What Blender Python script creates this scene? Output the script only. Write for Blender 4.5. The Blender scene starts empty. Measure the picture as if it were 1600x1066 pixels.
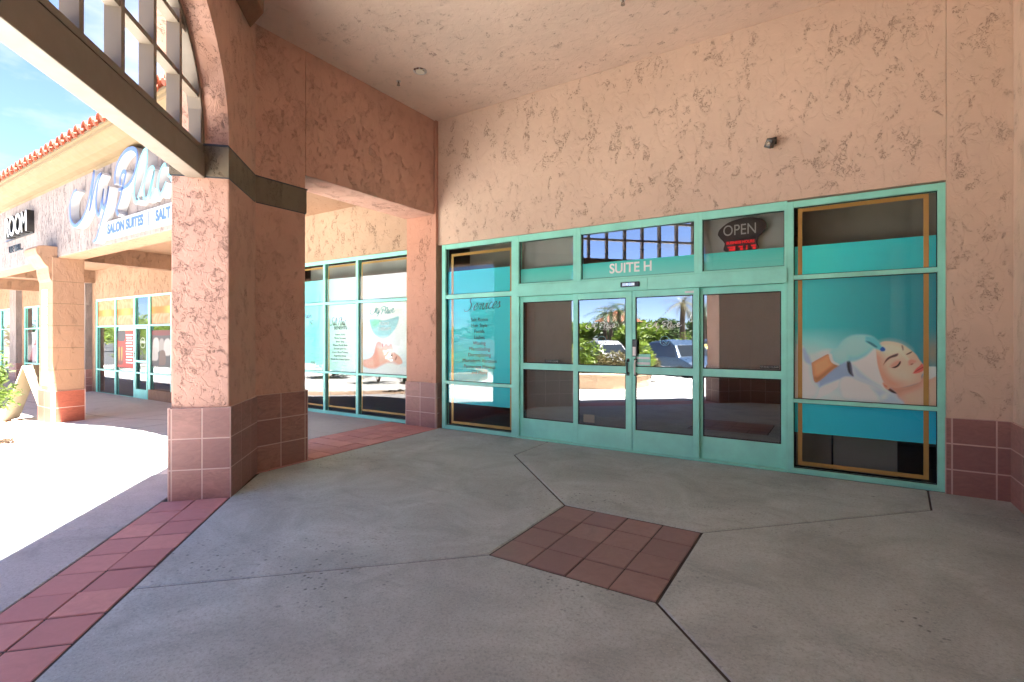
import bpy, bmesh, math, random
import numpy as np
from mathutils import Vector, Matrix

# ------------------------------------------------------------ camera, sky, sun, exposure
R = math.radians
scene = bpy.context.scene
COL = scene.collection
cam_d = bpy.data.cameras.new('camera')
cam = bpy.data.objects.new('camera', cam_d); COL.objects.link(cam); scene.camera = cam
cam.location = (0, 0, 1.55)
cam.rotation_euler = (R(90), 0, R(32.22))
cam_d.sensor_width = 36.0
cam_d.lens = 778.3 / 1600 * 36
cam_d.shift_x = -11.6 / 1600
cam_d.shift_y = -6.1 / 1600
cam_d.clip_start = 0.05
cam_d.clip_end = 3000

SUN = Vector((.255, -.11, 1.0)).normalized()
sun_d = bpy.data.lights.new('sun', 'SUN'); sun = bpy.data.objects.new('sun', sun_d); COL.objects.link(sun)
sun_d.energy = 5.0; sun_d.angle = R(.5); sun_d.color = (1, .965, .92)
sun.rotation_euler = SUN.to_track_quat('Z', 'Y').to_euler(); sun.location = (20, -10, 60)

world = bpy.data.worlds.new('World'); scene.world = world; world.use_nodes = True
wn = world.node_tree.nodes; wl = world.node_tree.links
wn.clear()
w_out = wn.new('ShaderNodeOutputWorld'); w_bg = wn.new('ShaderNodeBackground')
sky = wn.new('ShaderNodeTexSky'); sky.sky_type = 'NISHITA'; sky.sun_disc = False
sky.sun_elevation = math.asin(SUN.z); sky.sun_rotation = math.atan2(SUN.x, SUN.y)
sky.altitude = 2500; sky.air_density = .6; sky.dust_density = .1; sky.ozone_density = 3.0
# thin summer clouds, mixed into the sky by direction
w_tc = wn.new('ShaderNodeTexCoord'); w_map = wn.new('ShaderNodeMapping'); w_map.inputs['Scale'].default_value = (1.6, 1.6, 4.2)
w_map.inputs['Location'].default_value = (.35, .2, .1)
w_n = wn.new('ShaderNodeTexNoise'); w_n.inputs['Scale'].default_value = 2.3; w_n.inputs['Detail'].default_value = 7; w_n.inputs['Roughness'].default_value = .55
w_r = wn.new('ShaderNodeMapRange'); w_r.inputs['From Min'].default_value = .53; w_r.inputs['From Max'].default_value = .75
w_mix = wn.new('ShaderNodeMix'); w_mix.data_type = 'RGBA'; w_mix.inputs[7].default_value = (1.7, 1.8, 2.0, 1)
wl.new(w_tc.outputs['Generated'], w_map.inputs['Vector']); wl.new(w_map.outputs[0], w_n.inputs['Vector'])
wl.new(w_n.outputs[0], w_r.inputs['Value']); wl.new(w_r.outputs[0], w_mix.inputs[0])
w_tint = wn.new('ShaderNodeMix'); w_tint.data_type = 'RGBA'; w_tint.blend_type = 'MULTIPLY'; w_tint.inputs[0].default_value = 1
w_tint.inputs[7].default_value = (1.0, .93, .96, 1)
wl.new(sky.outputs[0], w_tint.inputs[6]); wl.new(w_tint.outputs[2], w_mix.inputs[6]); wl.new(w_mix.outputs[2], w_bg.inputs['Color'])
w_bg.inputs['Strength'].default_value = .05
wl.new(w_bg.outputs[0], w_out.inputs[0])

scene.view_settings.view_transform = 'Standard'; scene.view_settings.look = 'None'
scene.view_settings.gamma = 1; scene.view_settings.exposure = 3.95
scene.cycles.use_denoising = True
scene.cycles.max_bounces = 16; scene.cycles.diffuse_bounces = 12; scene.cycles.glossy_bounces = 6
scene.cycles.transparent_max_bounces = 16
scene.cycles.caustics_reflective = False; scene.cycles.caustics_refractive = False
scene.cycles.sample_clamp_indirect = 6

# measured outlines (metres on the wall plane: x along the wall, z up)
MYPLACE = {"M": [[[-12.387, 4.391], [-12.537, 4.365], [-12.667, 4.255], [-12.739, 4.094], [-12.7, 3.868], [-12.504, 3.72], [-12.281, 3.727], [-12.074, 3.808], [-11.896, 3.939], [-11.746, 4.148], [-11.614, 4.392], [-11.512, 4.629]],
[[-11.512, 4.629], [-11.536, 4.455], [-11.624, 4.243], [-11.722, 3.897]],
[[-11.722, 3.897], [-11.633, 4.055], [-11.479, 4.314], [-11.336, 4.458], [-11.159, 4.498]],
[[-11.159, 4.498], [-11.336, 4.347], [-11.421, 4.099], [-11.402, 3.872], [-11.313, 3.767], [-11.233, 3.831], [-11.141, 4.021], [-11.067, 4.211]]], "y": [[[-11.067, 4.211], [-11.127, 3.982], [-11.081, 3.865], [-10.967, 3.959], [-10.842, 4.22]],
[[-10.842, 4.22], [-10.945, 3.955], [-11.081, 3.755], [-11.243, 3.555], [-11.407, 3.35], [-11.551, 3.309]]], "P": [[[-10.368, 4.152], [-10.359, 4.274], [-10.255, 4.369], [-10.153, 4.342], [-10.161, 4.283], [-10.255, 4.117], [-10.38, 3.909], [-10.494, 3.784], [-10.507, 3.733], [-10.443, 3.657]],
[[-10.584, 4.214], [-10.58, 4.382], [-10.443, 4.57], [-10.193, 4.688], [-9.951, 4.703], [-9.755, 4.635], [-9.689, 4.496], [-9.755, 4.323], [-9.931, 4.158], [-10.153, 4.092], [-10.422, 4.087]]], "l": [[[-9.678, 3.839], [-9.507, 4.03], [-9.384, 4.223], [-9.333, 4.46], [-9.366, 4.565], [-9.488, 4.54], [-9.659, 4.356], [-9.786, 4.126], [-9.821, 3.928], [-9.774, 3.803], [-9.697, 3.77], [-9.601, 3.811]]], "a": [[[-9.073, 4.184], [-9.13, 4.24], [-9.267, 4.219], [-9.395, 4.094], [-9.458, 3.939], [-9.432, 3.803], [-9.358, 3.772], [-9.267, 3.843], [-9.159, 4.021], [-9.073, 4.184]],
[[-9.073, 4.184], [-9.151, 3.988], [-9.231, 3.838], [-9.209, 3.769], [-9.123, 3.821], [-9.052, 3.907]]], "c": [[[-8.68, 4.153], [-8.724, 4.209], [-8.843, 4.159], [-8.929, 4.031], [-8.954, 3.891], [-8.912, 3.789], [-8.843, 3.778], [-8.758, 3.844], [-8.673, 3.94]]]}
SPA = {"pale_bg": [[-0.362, 1.588], [-0.01, 1.644], [0.193, 1.572], [0.388, 1.475], [0.388, 1.198], [-0.362, 1.172]], "bed": [[-0.362, 1.41], [-0.221, 1.353], [-0.059, 1.413], [0.134, 1.359], [0.388, 1.198], [0.63, 0.829], [-0.375, 0.755]], "bedshade": [[-0.152, 1.063], [-0.01, 1.213], [0.111, 1.288], [0.193, 1.135], [0.063, 1.073], [-0.059, 1.024], [-0.133, 0.969]], "sleeve": [[-0.362, 1.469], [-0.291, 1.447], [-0.259, 1.337], [-0.202, 1.258], [-0.214, 1.177], [-0.183, 1.047], [-0.135, 0.965], [-0.183, 0.849], [-0.375, 0.837]], "sleeveshade": [[-0.31, 1.41], [-0.272, 1.425], [-0.208, 1.265], [-0.221, 1.235], [-0.284, 1.278]], "sleeve2": [[-0.362, 1.261], [-0.297, 1.174], [-0.246, 1.029], [-0.259, 0.844], [-0.375, 0.837]], "forearm": [[-0.211, 1.258], [-0.133, 1.311], [-0.037, 1.363], [-0.01, 1.27], [0.051, 1.243], [-0.01, 1.184], [-0.158, 1.036], [-0.196, 1.105]], "armshade": [[-0.158, 1.036], [-0.01, 1.184], [0.051, 1.241], [0.015, 1.25], [-0.133, 1.122], [-0.183, 1.09]], "fold1": [[-0.17, 0.85], [-0.133, 0.969], [-0.01, 1.041], [0.063, 1.073], [0.027, 0.985], [-0.096, 0.891]], "pillow": [[0.045, 1.029], [0.069, 1.094], [0.134, 1.121], [0.228, 1.094], [0.366, 1.031], [0.477, 0.962], [0.565, 0.913], [0.619, 0.849], [0.366, 0.851], [0.111, 0.862], [0.063, 0.944]], "pillowshade": [[0.343, 1.002], [0.455, 0.967], [0.444, 0.891], [0.521, 0.944], [0.619, 0.849], [0.455, 0.855], [0.388, 0.922]], "hairgap": [[0.125, 1.288], [0.158, 1.292], [0.181, 1.219], [0.188, 1.121], [0.146, 1.154], [0.128, 1.217]], "towel": [[0.158, 1.289], [0.228, 1.305], [0.343, 1.419], [0.379, 1.45], [0.384, 1.364], [0.399, 1.226], [0.433, 1.09], [0.472, 1.002], [0.343, 1.051], [0.228, 1.094], [0.184, 1.149], [0.172, 1.233]], "towelshade": [[0.172, 1.247], [0.228, 1.221], [0.343, 1.099], [0.444, 1.015], [0.343, 1.051], [0.228, 1.097], [0.186, 1.149]], "band": [[0.368, 1.419], [0.384, 1.419], [0.395, 1.281], [0.424, 1.144], [0.468, 1.009], [0.444, 1.022], [0.405, 1.13], [0.375, 1.281]], "face": [[0.384, 1.419], [0.411, 1.475], [0.455, 1.503], [0.521, 1.503], [0.608, 1.476], [0.672, 1.423], [0.725, 1.37], [0.751, 1.318], [0.783, 1.265], [0.79, 1.232], [0.783, 1.186], [0.767, 1.145], [0.762, 1.092], [0.672, 1.047], [0.565, 1.014], [0.505, 1.025], [0.472, 1.05], [0.444, 1.09], [0.405, 1.199], [0.388, 1.309]], "facetop": [[0.388, 1.419], [0.422, 1.482], [0.521, 1.503], [0.619, 1.463], [0.672, 1.396], [0.565, 1.367], [0.455, 1.365]], "faceside": [[0.384, 1.392], [0.422, 1.365], [0.444, 1.228], [0.521, 1.121], [0.63, 1.085], [0.565, 1.014], [0.477, 1.037], [0.411, 1.171], [0.388, 1.295]], "cheek": [[0.521, 1.189], [0.619, 1.22], [0.694, 1.155], [0.672, 1.087], [0.587, 1.083]], "neck": [[0.505, 1.025], [0.63, 1.031], [0.736, 1.077], [0.793, 1.159], [0.829, 1.121], [0.911, 1.138], [0.931, 0.825], [0.608, 0.801], [0.565, 0.947]], "neckshade": [[0.505, 1.025], [0.63, 1.025], [0.762, 1.092], [0.783, 1.139], [0.757, 1.051], [0.651, 0.979], [0.565, 0.947]], "cloth_r": [[0.786, 1.245], [0.839, 1.247], [0.89, 1.236], [0.89, 1.124], [0.839, 1.095], [0.788, 1.119]], "glove": [[-0.04, 1.356], [-0.022, 1.4], [0.039, 1.443], [0.087, 1.515], [0.158, 1.565], [0.251, 1.579], [0.343, 1.564], [0.399, 1.516], [0.433, 1.454], [0.468, 1.427], [0.455, 1.395], [0.424, 1.406], [0.366, 1.419], [0.297, 1.348], [0.193, 1.29], [0.134, 1.288], [0.051, 1.241], [0.002, 1.271]], "gloveshade": [[0.134, 1.359], [0.228, 1.347], [0.343, 1.419], [0.297, 1.341], [0.193, 1.287], [0.14, 1.289]], "cuff": [[-0.04, 1.363], [-0.016, 1.357], [0.002, 1.285], [0.051, 1.251], [0.045, 1.238], [-0.01, 1.263], [-0.034, 1.313]], "finger": [[0.297, 1.558], [0.366, 1.544], [0.411, 1.495], [0.444, 1.441], [0.433, 1.413], [0.388, 1.426], [0.343, 1.474], [0.297, 1.495]], "fingergap": [[0.295, 1.509], [0.343, 1.495], [0.399, 1.447], [0.382, 1.44], [0.332, 1.474]], "tip": [[0.42, 1.42], [0.444, 1.448], [0.468, 1.424], [0.461, 1.402], [0.433, 1.399]], "hair2": [[0.475, 1.003], [0.505, 1.011], [0.565, 0.957], [0.521, 0.964]], "ear": [[0.438, 1.062], [0.461, 1.066], [0.508, 1.032], [0.494, 0.994], [0.461, 1.009]], "earin": [[0.455, 1.047], [0.483, 1.03], [0.48, 1.015], [0.46, 1.028]], "brow": [[0.451, 1.253], [0.472, 1.311], [0.505, 1.346], [0.57, 1.378], [0.578, 1.368], [0.565, 1.347], [0.51, 1.323], [0.472, 1.283]], "lid": [[0.505, 1.236], [0.532, 1.278], [0.576, 1.307], [0.595, 1.293], [0.581, 1.252], [0.554, 1.229]], "lash": [[0.519, 1.227], [0.565, 1.252], [0.593, 1.297], [0.6, 1.28], [0.581, 1.243], [0.549, 1.223]], "brow2": [[0.604, 1.463], [0.617, 1.46], [0.623, 1.422], [0.615, 1.411]], "lash2": [[0.64, 1.369], [0.667, 1.389], [0.694, 1.403], [0.687, 1.386], [0.656, 1.366]], "bridge": [[0.608, 1.395], [0.632, 1.369], [0.672, 1.316], [0.656, 1.302], [0.619, 1.355]], "nose": [[0.66, 1.302], [0.683, 1.319], [0.72, 1.31], [0.723, 1.287], [0.694, 1.273], [0.667, 1.255]], "nostril": [[0.678, 1.269], [0.699, 1.279], [0.704, 1.271], [0.685, 1.257]], "lips": [[0.699, 1.172], [0.72, 1.213], [0.736, 1.234], [0.751, 1.248], [0.772, 1.276], [0.79, 1.246], [0.786, 1.21], [0.762, 1.187], [0.725, 1.173]], "lipline": [[0.704, 1.177], [0.738, 1.213], [0.783, 1.245], [0.786, 1.237], [0.746, 1.203]]}
FLOATP = {"bowl": [[-7.541, 1.888], [-7.39, 1.893], [-7.161, 1.868], [-6.938, 1.9], [-6.757, 1.932], [-6.785, 1.812], [-6.85, 1.704], [-6.982, 1.596], [-7.116, 1.533], [-7.252, 1.533], [-7.39, 1.597], [-7.494, 1.726]], "bowl_g": [[-7.53, 1.879], [-7.39, 1.885], [-7.252, 1.851], [-7.32, 1.772], [-7.436, 1.749], [-7.506, 1.807]], "face": [[-7.72, 1.109], [-7.53, 1.146], [-7.413, 1.244], [-7.366, 1.405], [-7.297, 1.461], [-7.206, 1.438], [-7.161, 1.375], [-7.093, 1.423], [-7.026, 1.392], [-6.96, 1.424], [-6.916, 1.378], [-6.872, 1.269], [-6.785, 1.224], [-6.699, 1.164], [-6.667, 1.073], [-6.807, 1.038], [-7.026, 1.063], [-7.206, 1.01], [-7.39, 0.941], [-7.577, 0.95], [-7.72, 0.995]], "jaw": [[-7.366, 1.341], [-7.297, 1.215], [-7.274, 1.04], [-7.39, 0.957], [-7.436, 1.148]], "mouth": [[-7.188, 1.438], [-7.161, 1.407], [-7.172, 1.351], [-7.193, 1.375]], "eye": [[-6.971, 1.205], [-6.938, 1.26], [-6.916, 1.222], [-6.938, 1.182]], "eye2": [[-6.861, 1.137], [-6.818, 1.2], [-6.807, 1.162], [-6.84, 1.122]], "foam": [[-7.624, 0.916], [-7.343, 0.958], [-7.161, 1.028], [-6.938, 1.081], [-6.764, 1.024], [-6.572, 0.984], [-6.551, 0.863], [-7.841, 0.843], [-7.841, 0.942]], "hand": [[-8.113, 1.066], [-8.013, 1.118], [-7.963, 1.07], [-7.993, 0.904], [-8.088, 0.884]]}

# ------------------------------------------------------------ materials
def newmat(name):
    m = bpy.data.materials.new(name); m.use_nodes = True
    return m, m.node_tree.nodes, m.node_tree.links, m.node_tree.nodes['Principled BSDF']
def coords(n, l, scale=(1, 1, 1), rot=(0, 0, 0)):
    tc = n.new('ShaderNodeTexCoord'); mp = n.new('ShaderNodeMapping')
    mp.inputs['Scale'].default_value = scale; mp.inputs['Rotation'].default_value = rot
    l.new(tc.outputs['Object'], mp.inputs['Vector']); return mp.outputs[0]
def noise(n, l, vec, scale, detail=4, rough=.5, dist=0):
    t = n.new('ShaderNodeTexNoise'); t.inputs['Scale'].default_value = scale; t.inputs['Detail'].default_value = detail
    t.inputs['Roughness'].default_value = rough; t.inputs['Distortion'].default_value = dist
    l.new(vec, t.inputs['Vector']); return t.outputs[0]
def rng(n, l, v, a, b, c=0, d=1, smooth=False):
    t = n.new('ShaderNodeMapRange'); t.inputs['From Min'].default_value = a; t.inputs['From Max'].default_value = b
    t.inputs['To Min'].default_value = c; t.inputs['To Max'].default_value = d
    if smooth: t.interpolation_type = 'SMOOTHSTEP'
    l.new(v, t.inputs['Value']); return t.outputs[0]
def mth(n, l, op, a, b=None):
    t = n.new('ShaderNodeMath'); t.operation = op
    for i, v in enumerate((a, b)):
        if v is None: continue
        if isinstance(v, (int, float)): t.inputs[i].default_value = v
        else: l.new(v, t.inputs[i])
    return t.outputs[0]
def mix(n, l, f, a, b, mode='MIX'):
    t = n.new('ShaderNodeMix'); t.data_type = 'RGBA'; t.blend_type = mode
    for i, v in ((0, f), (6, a), (7, b)):
        if isinstance(v, (int, float)): t.inputs[i].default_value = v
        elif isinstance(v, tuple): t.inputs[i].default_value = (*v, 1) if len(v) == 3 else v
        else: l.new(v, t.inputs[i])
    return t.outputs[2]
def bump(n, l, h, strength, dist, prev=None):
    b = n.new('ShaderNodeBump'); b.inputs['Strength'].default_value = strength; b.inputs['Distance'].default_value = dist
    l.new(h, b.inputs['Height'])
    if prev is not None: l.new(prev, b.inputs['Normal'])
    return b.outputs[0]
def ridge(n, l, v, w):        # thin lines where the noise crosses .5
    return rng(n, l, mth(n, l, 'ABSOLUTE', mth(n, l, 'SUBTRACT', v, .5)), 0, w, 1, 0)

def stucco(name, col, dark=.45, patch=(1.5, 1.5, .9), sc=15, cover=.47, dist=.018, zs=1.0):
    m, n, l, p = newmat(name)
    v = coords(n, l); vs = coords(n, l, patch); vq = coords(n, l, (1, 1, zs)); vr = coords(n, l, (1, 1, zs * .8), (.4, .3, .5))
    pt = rng(n, l, noise(n, l, vs, 3.6, 3, .6, .5), cover, cover + .07)
    a = noise(n, l, vq, sc, 3, .7, 1.2); r1 = ridge(n, l, a, .020)
    b = noise(n, l, vr, sc * 1.9, 3, .6, 1.0); r2 = ridge(n, l, b, .028)
    k1 = rng(n, l, noise(n, l, vr, sc * .75, 2, .6), .49, .53); k2 = rng(n, l, noise(n, l, vq, sc * 1.4, 2, .6), .51, .55)
    lone = mth(n, l, 'MULTIPLY', ridge(n, l, noise(n, l, vq, sc * .35, 2, .5, 1.5), .004), rng(n, l, noise(n, l, vr, 5, 2), .62, .66))
    cav = mth(n, l, 'MAXIMUM', mth(n, l, 'MULTIPLY', mth(n, l, 'MAXIMUM', mth(n, l, 'MULTIPLY', r1, k1), mth(n, l, 'MULTIPLY', mth(n, l, 'MULTIPLY', r2, k2), .8)), pt), mth(n, l, 'MULTIPLY', lone, .8))
    plate = rng(n, l, noise(n, l, vs, 5, 4, .6, .8), .46, .52)
    big = noise(n, l, v, .7, 4, .6); fine = noise(n, l, v, 60, 3)
    c1 = mix(n, l, rng(n, l, big, .3, .7), tuple(c * .9 for c in col), tuple(min(1, c * 1.07) for c in col))
    c1 = mix(n, l, mth(n, l, 'MULTIPLY', rng(n, l, noise(n, l, vs, 3.6, 3, .6, .5), cover - .05, cover + .10, 0, 1, True), .13), c1, tuple(c * .62 for c in col))
    c2 = mix(n, l, mth(n, l, 'MULTIPLY', cav, dark), c1, tuple(c * .28 for c in col))
    l.new(c2, p.inputs['Base Color']); p.inputs['Roughness'].default_value = .85; p.inputs['Specular IOR Level'].default_value = .25
    hgt = mth(n, l, 'SUBTRACT', mth(n, l, 'ADD', mth(n, l, 'ADD', mth(n, l, 'MULTIPLY', fine, .05), mth(n, l, 'MULTIPLY', plate, .16)), mth(n, l, 'MULTIPLY', noise(n, l, v, 6, 3), .5)), cav)
    l.new(bump(n, l, hgt, .8, dist), p.inputs['Normal'])
    return m

def concrete(name, col, pits=.5, sc=1.0, vary=.16, rough=.8):
    m, n, l, p = newmat(name)
    v = coords(n, l)
    big = noise(n, l, v, 1.3, 7, .68, .8); med = noise(n, l, v, 7 * sc, 5, .65); fine = noise(n, l, v, 130, 2)
    stain = rng(n, l, noise(n, l, coords(n, l, (1, 2.2, 1)), 1.7, 5, .6, 1.2), .55, .75)
    vo = n.new('ShaderNodeTexVoronoi'); vo.inputs['Scale'].default_value = 26; l.new(v, vo.inputs['Vector'])
    sel = rng(n, l, vo.outputs['Color'], .58, .7)
    area = rng(n, l, noise(n, l, v, .8, 3), .48, .66)
    pit = mth(n, l, 'MULTIPLY', mth(n, l, 'MULTIPLY', rng(n, l, vo.outputs['Distance'], .14, .34, 1, 0), sel), mth(n, l, 'MULTIPLY', area, pits))
    vo2 = n.new('ShaderNodeTexVoronoi'); vo2.inputs['Scale'].default_value = 60; l.new(v, vo2.inputs['Vector'])
    agg = mth(n, l, 'MULTIPLY', rng(n, l, vo2.outputs['Distance'], .1, .25, 1, 0), mth(n, l, 'MULTIPLY', rng(n, l, vo2.outputs['Color'], .6, .8), pits * .5))
    a = tuple(c * (1 - vary) for c in col); b = tuple(min(1, c * (1 + vary)) for c in col)
    c = mix(n, l, rng(n, l, big, .3, .7), a, b)
    c = mix(n, l, rng(n, l, med, .3, .75, 0, .35), c, tuple(x * 1.25 for x in col))
    c = mix(n, l, rng(n, l, noise(n, l, v, 55, 5, .8), .47, .64, 0, .55), c, tuple(x * .55 for x in col))
    c = mix(n, l, mth(n, l, 'MULTIPLY', stain, .5), c, tuple(x * .6 for x in col))
    vg = n.new('ShaderNodeTexVoronoi'); vg.inputs['Scale'].default_value = 2.6; l.new(v, vg.inputs['Vector'])
    gum = mth(n, l, 'MULTIPLY', rng(n, l, vg.outputs['Distance'], .035, .055, 1, 0), rng(n, l, vg.outputs['Color'], .45, .5))
    c = mix(n, l, mth(n, l, 'MULTIPLY', gum, .55 * pits), c, tuple(x * .35 for x in col))
    c = mix(n, l, pit, c, tuple(x * .22 for x in col))
    c = mix(n, l, agg, c, tuple(min(1, x * 1.9) for x in col))
    l.new(c, p.inputs['Base Color'])
    l.new(rng(n, l, med, .3, .7, rough - .16, rough + .08), p.inputs['Roughness'])
    h = mth(n, l, 'SUBTRACT', mth(n, l, 'ADD', mth(n, l, 'MULTIPLY', med, .5), mth(n, l, 'ADD', mth(n, l, 'MULTIPLY', fine, .25), mth(n, l, 'MULTIPLY', noise(n, l, v, 45, 4, .75), .5))), pit)
    l.new(bump(n, l, h, .7, .006), p.inputs['Normal'])
    return m

def tile_mat(name, col, sc=6, rough=.55, vary=.3):
    m, n, l, p = newmat(name)
    v = coords(n, l); geo = n.new('ShaderNodeNewGeometry')
    rnd = geo.outputs['Random Per Island']
    st = noise(n, l, coords(n, l, (1, 1, 2.5), (.6, .7, .3)), sc, 6, .7, 1.5)
    c = mix(n, l, rng(n, l, st, .3, .72), tuple(x * (1 - vary) for x in col), tuple(min(1, x * (1 + vary)) for x in col))
    c = mix(n, l, rng(n, l, rnd, 0, 1, 0, .75), c, (col[0] * .72, col[1] * .66, col[2] * .74))
    c = mix(n, l, rng(n, l, noise(n, l, v, 3, 4, .6), .6, .75, 0, .35), c, (col[0] * .6, col[1] * .7, col[2] * .8))
    l.new(c, p.inputs['Base Color']); p.inputs['Roughness'].default_value = rough
    h = mth(n, l, 'ADD', st, mth(n, l, 'MULTIPLY', noise(n, l, v, 30, 3), .4))
    l.new(bump(n, l, h, .4, .004), p.inputs['Normal'])
    return m

def paint(name, col, rough=.5, metal=0, vary=.06, bmp=.0, spec=.5, coat=0):
    m, n, l, p = newmat(name)
    v = coords(n, l)
    c = mix(n, l, rng(n, l, noise(n, l, v, 2.3, 5, .6), .3, .7), tuple(x * (1 - vary) for x in col), tuple(min(1, x * (1 + vary)) for x in col))
    l.new(c, p.inputs['Base Color'])
    l.new(rng(n, l, noise(n, l, v, 9, 4), .3, .7, rough - .06, rough + .08), p.inputs['Roughness'])
    p.inputs['Metallic'].default_value = metal; p.inputs['Specular IOR Level'].default_value = spec
    if coat: p.inputs['Coat Weight'].default_value = coat; p.inputs['Coat Roughness'].default_value = .04
    if bmp: l.new(bump(n, l, noise(n, l, v, 25, 4), bmp, .003), p.inputs['Normal'])
    return m

def glass_mat(name, refl=.28, tint=(.45, .47, .45)):
    m, n, l, p = newmat(name); n.remove(p)
    out = [x for x in n if x.type == 'OUTPUT_MATERIAL'][0]
    g = n.new('ShaderNodeBsdfGlossy'); g.inputs['Roughness'].default_value = .0; g.inputs['Color'].default_value = (.95, .96, .97, 1)
    t = n.new('ShaderNodeBsdfTransparent'); t.inputs['Color'].default_value = (*tint, 1)
    lw = n.new('ShaderNodeLayerWeight'); lw.inputs['Blend'].default_value = .5
    geo = n.new('ShaderNodeNewGeometry')
    sch = mth(n, l, 'ADD', refl, mth(n, l, 'MULTIPLY', mth(n, l, 'POWER', lw.outputs['Facing'], 4.0), 1 - refl))
    f = mth(n, l, 'MULTIPLY', sch, mth(n, l, 'SUBTRACT', 1, geo.outputs['Backfacing']))
    w = noise(n, l, coords(n, l), 1.1, 1)          # slight roller-wave of float glass
    nb = bump(n, l, w, .06, .01); l.new(nb, g.inputs['Normal'])
    ms = n.new('ShaderNodeMixShader'); l.new(f, ms.inputs[0]); l.new(t.outputs[0], ms.inputs[1]); l.new(g.outputs[0], ms.inputs[2])
    l.new(ms.outputs[0], out.inputs[0])
    return m

def vcol_mat(name, rough=.6):
    m, n, l, p = newmat(name)
    a = n.new('ShaderNodeAttribute'); a.attribute_name = 'print'
    l.new(a.outputs['Color'], p.inputs['Base Color']); p.inputs['Roughness'].default_value = rough
    return m

def leaf_mat(name, c1, c2, trans=.35):
    m, n, l, p = newmat(name)
    geo = n.new('ShaderNodeNewGeometry')
    c = mix(n, l, geo.outputs['Random Per Island'], c1, c2)
    c = mix(n, l, rng(n, l, noise(n, l, coords(n, l), 1.5, 2), .4, .65), c, tuple(x * .6 for x in c1))
    l.new(c, p.inputs['Base Color']); p.inputs['Roughness'].default_value = .5
    out = [x for x in n if x.type == 'OUTPUT_MATERIAL'][0]
    tr = n.new('ShaderNodeBsdfTranslucent'); l.new(c, tr.inputs['Color'])
    ms = n.new('ShaderNodeMixShader'); ms.inputs[0].default_value = trans
    l.new(p.outputs[0], ms.inputs[1]); l.new(tr.outputs[0], ms.inputs[2]); l.new(ms.outputs[0], out.inputs[0])
    return m

M = {}
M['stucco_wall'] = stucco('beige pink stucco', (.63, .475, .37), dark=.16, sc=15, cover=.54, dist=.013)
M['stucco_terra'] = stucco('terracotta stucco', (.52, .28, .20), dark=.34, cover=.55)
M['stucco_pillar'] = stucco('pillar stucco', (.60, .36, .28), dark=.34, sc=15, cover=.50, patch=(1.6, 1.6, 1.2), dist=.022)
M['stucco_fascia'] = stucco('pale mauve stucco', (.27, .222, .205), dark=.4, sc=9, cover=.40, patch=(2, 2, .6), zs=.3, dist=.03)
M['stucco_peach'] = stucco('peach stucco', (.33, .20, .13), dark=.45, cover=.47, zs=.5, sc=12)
M['stucco_wall_dim'] = stucco('dimmed beige pink stucco', (.43, .305, .215), dark=.35, cover=.52)  # darker copy of the wall stucco, toned down where strong light falls
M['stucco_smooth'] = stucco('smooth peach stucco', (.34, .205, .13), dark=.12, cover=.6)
M['ceiling'] = stucco('ceiling stucco', (.70, .54, .44), dark=.4, sc=6, cover=.565, patch=(1.8, 1.8, 1.8), dist=.012)
M['tile'] = tile_mat('red slate tile', (.345, .175, .145))
M['tile_red'] = tile_mat('orange slate tile', (.34, .09, .05))
M['grout'] = paint('pink grout', (.56, .40, .35), .9)
M['paver'] = tile_mat('red concrete paver', (.60, .30, .275), sc=9, rough=.75, vary=.12)
M['paver_dark'] = tile_mat('dark brown red paver', (.29, .19, .175), sc=8, rough=.5, vary=.14)
M['joint'] = paint('dirty joint', (.05, .045, .04), .95)
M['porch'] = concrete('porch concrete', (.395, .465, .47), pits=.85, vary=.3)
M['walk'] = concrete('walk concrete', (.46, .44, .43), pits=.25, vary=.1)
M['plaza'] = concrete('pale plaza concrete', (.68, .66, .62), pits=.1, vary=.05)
M['walk_shade'] = concrete('shaded walk concrete', (.42, .43, .43), pits=.35, vary=.2)  # darker walk copy, shade of the strip outside the arch put into colour
M['asphalt'] = concrete('asphalt', (.06, .06, .062), pits=.2)
M['band'] = stucco('grey brown band', (.20, .165, .12), dark=.5, cover=.46, dist=.012)
M['beam'] = paint('taupe painted steel', (.22, .18, .14), .55)
M['mint'] = paint('mint green storefront paint', (.29, .76, .63), .42, vary=.12)
M['sealant'] = paint('dark gasket', (.015, .02, .018), .7)
M['gold'] = paint('gold vinyl', (.58, .34, .10), .35, metal=.35)
M['glass_top'] = glass_mat('mirror tint glass', .34, (.97, .98, .97))
M['glass_clear'] = glass_mat('clear glass', .035, (.96, .97, .96))
M['glass'] = glass_mat('storefront glass', .07, (.93, .95, .94))
M['glass_dark'] = glass_mat('tinted glass', .27, (.84, .85, .84))
M['print'] = vcol_mat('printed film')
M['white'] = paint('white paint', (.78, .78, .76), .5)
M['white_film'] = paint('white film', (.80, .80, .80), .6)
M['black'] = paint('black plastic', (.012, .012, .013), .35)
M['ink'] = paint('dark ink', (.04, .05, .06), .6)
M['grey_shade'] = paint('grey roller shade', (.40, .40, .38), .9)
M['cream_board'] = paint('cream board', (.42, .38, .28), .7)
M['olive'] = paint('olive grey interior panel', (.22, .21, .17), .8)
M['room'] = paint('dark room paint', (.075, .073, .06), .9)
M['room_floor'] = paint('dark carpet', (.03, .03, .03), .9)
M['blue_ink'] = paint('blue sign face', (.09, .15, .35), .4)
M['aqua_ink'] = paint('aqua sign face', (.19, .46, .52), .4)
M['navy'] = paint('navy lettering', (.05, .11, .25), .5)
M['roof_tile'] = tile_mat('clay roof tile', (.30, .07, .03), rough=.75, vary=.25)
M['cove'] = paint('ochre cornice', (.14, .095, .045), .8, vary=.08, bmp=.2)
M['stone'] = tile_mat('sandstone', (.55, .40, .27), sc=3, rough=.85, vary=.15)
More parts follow.
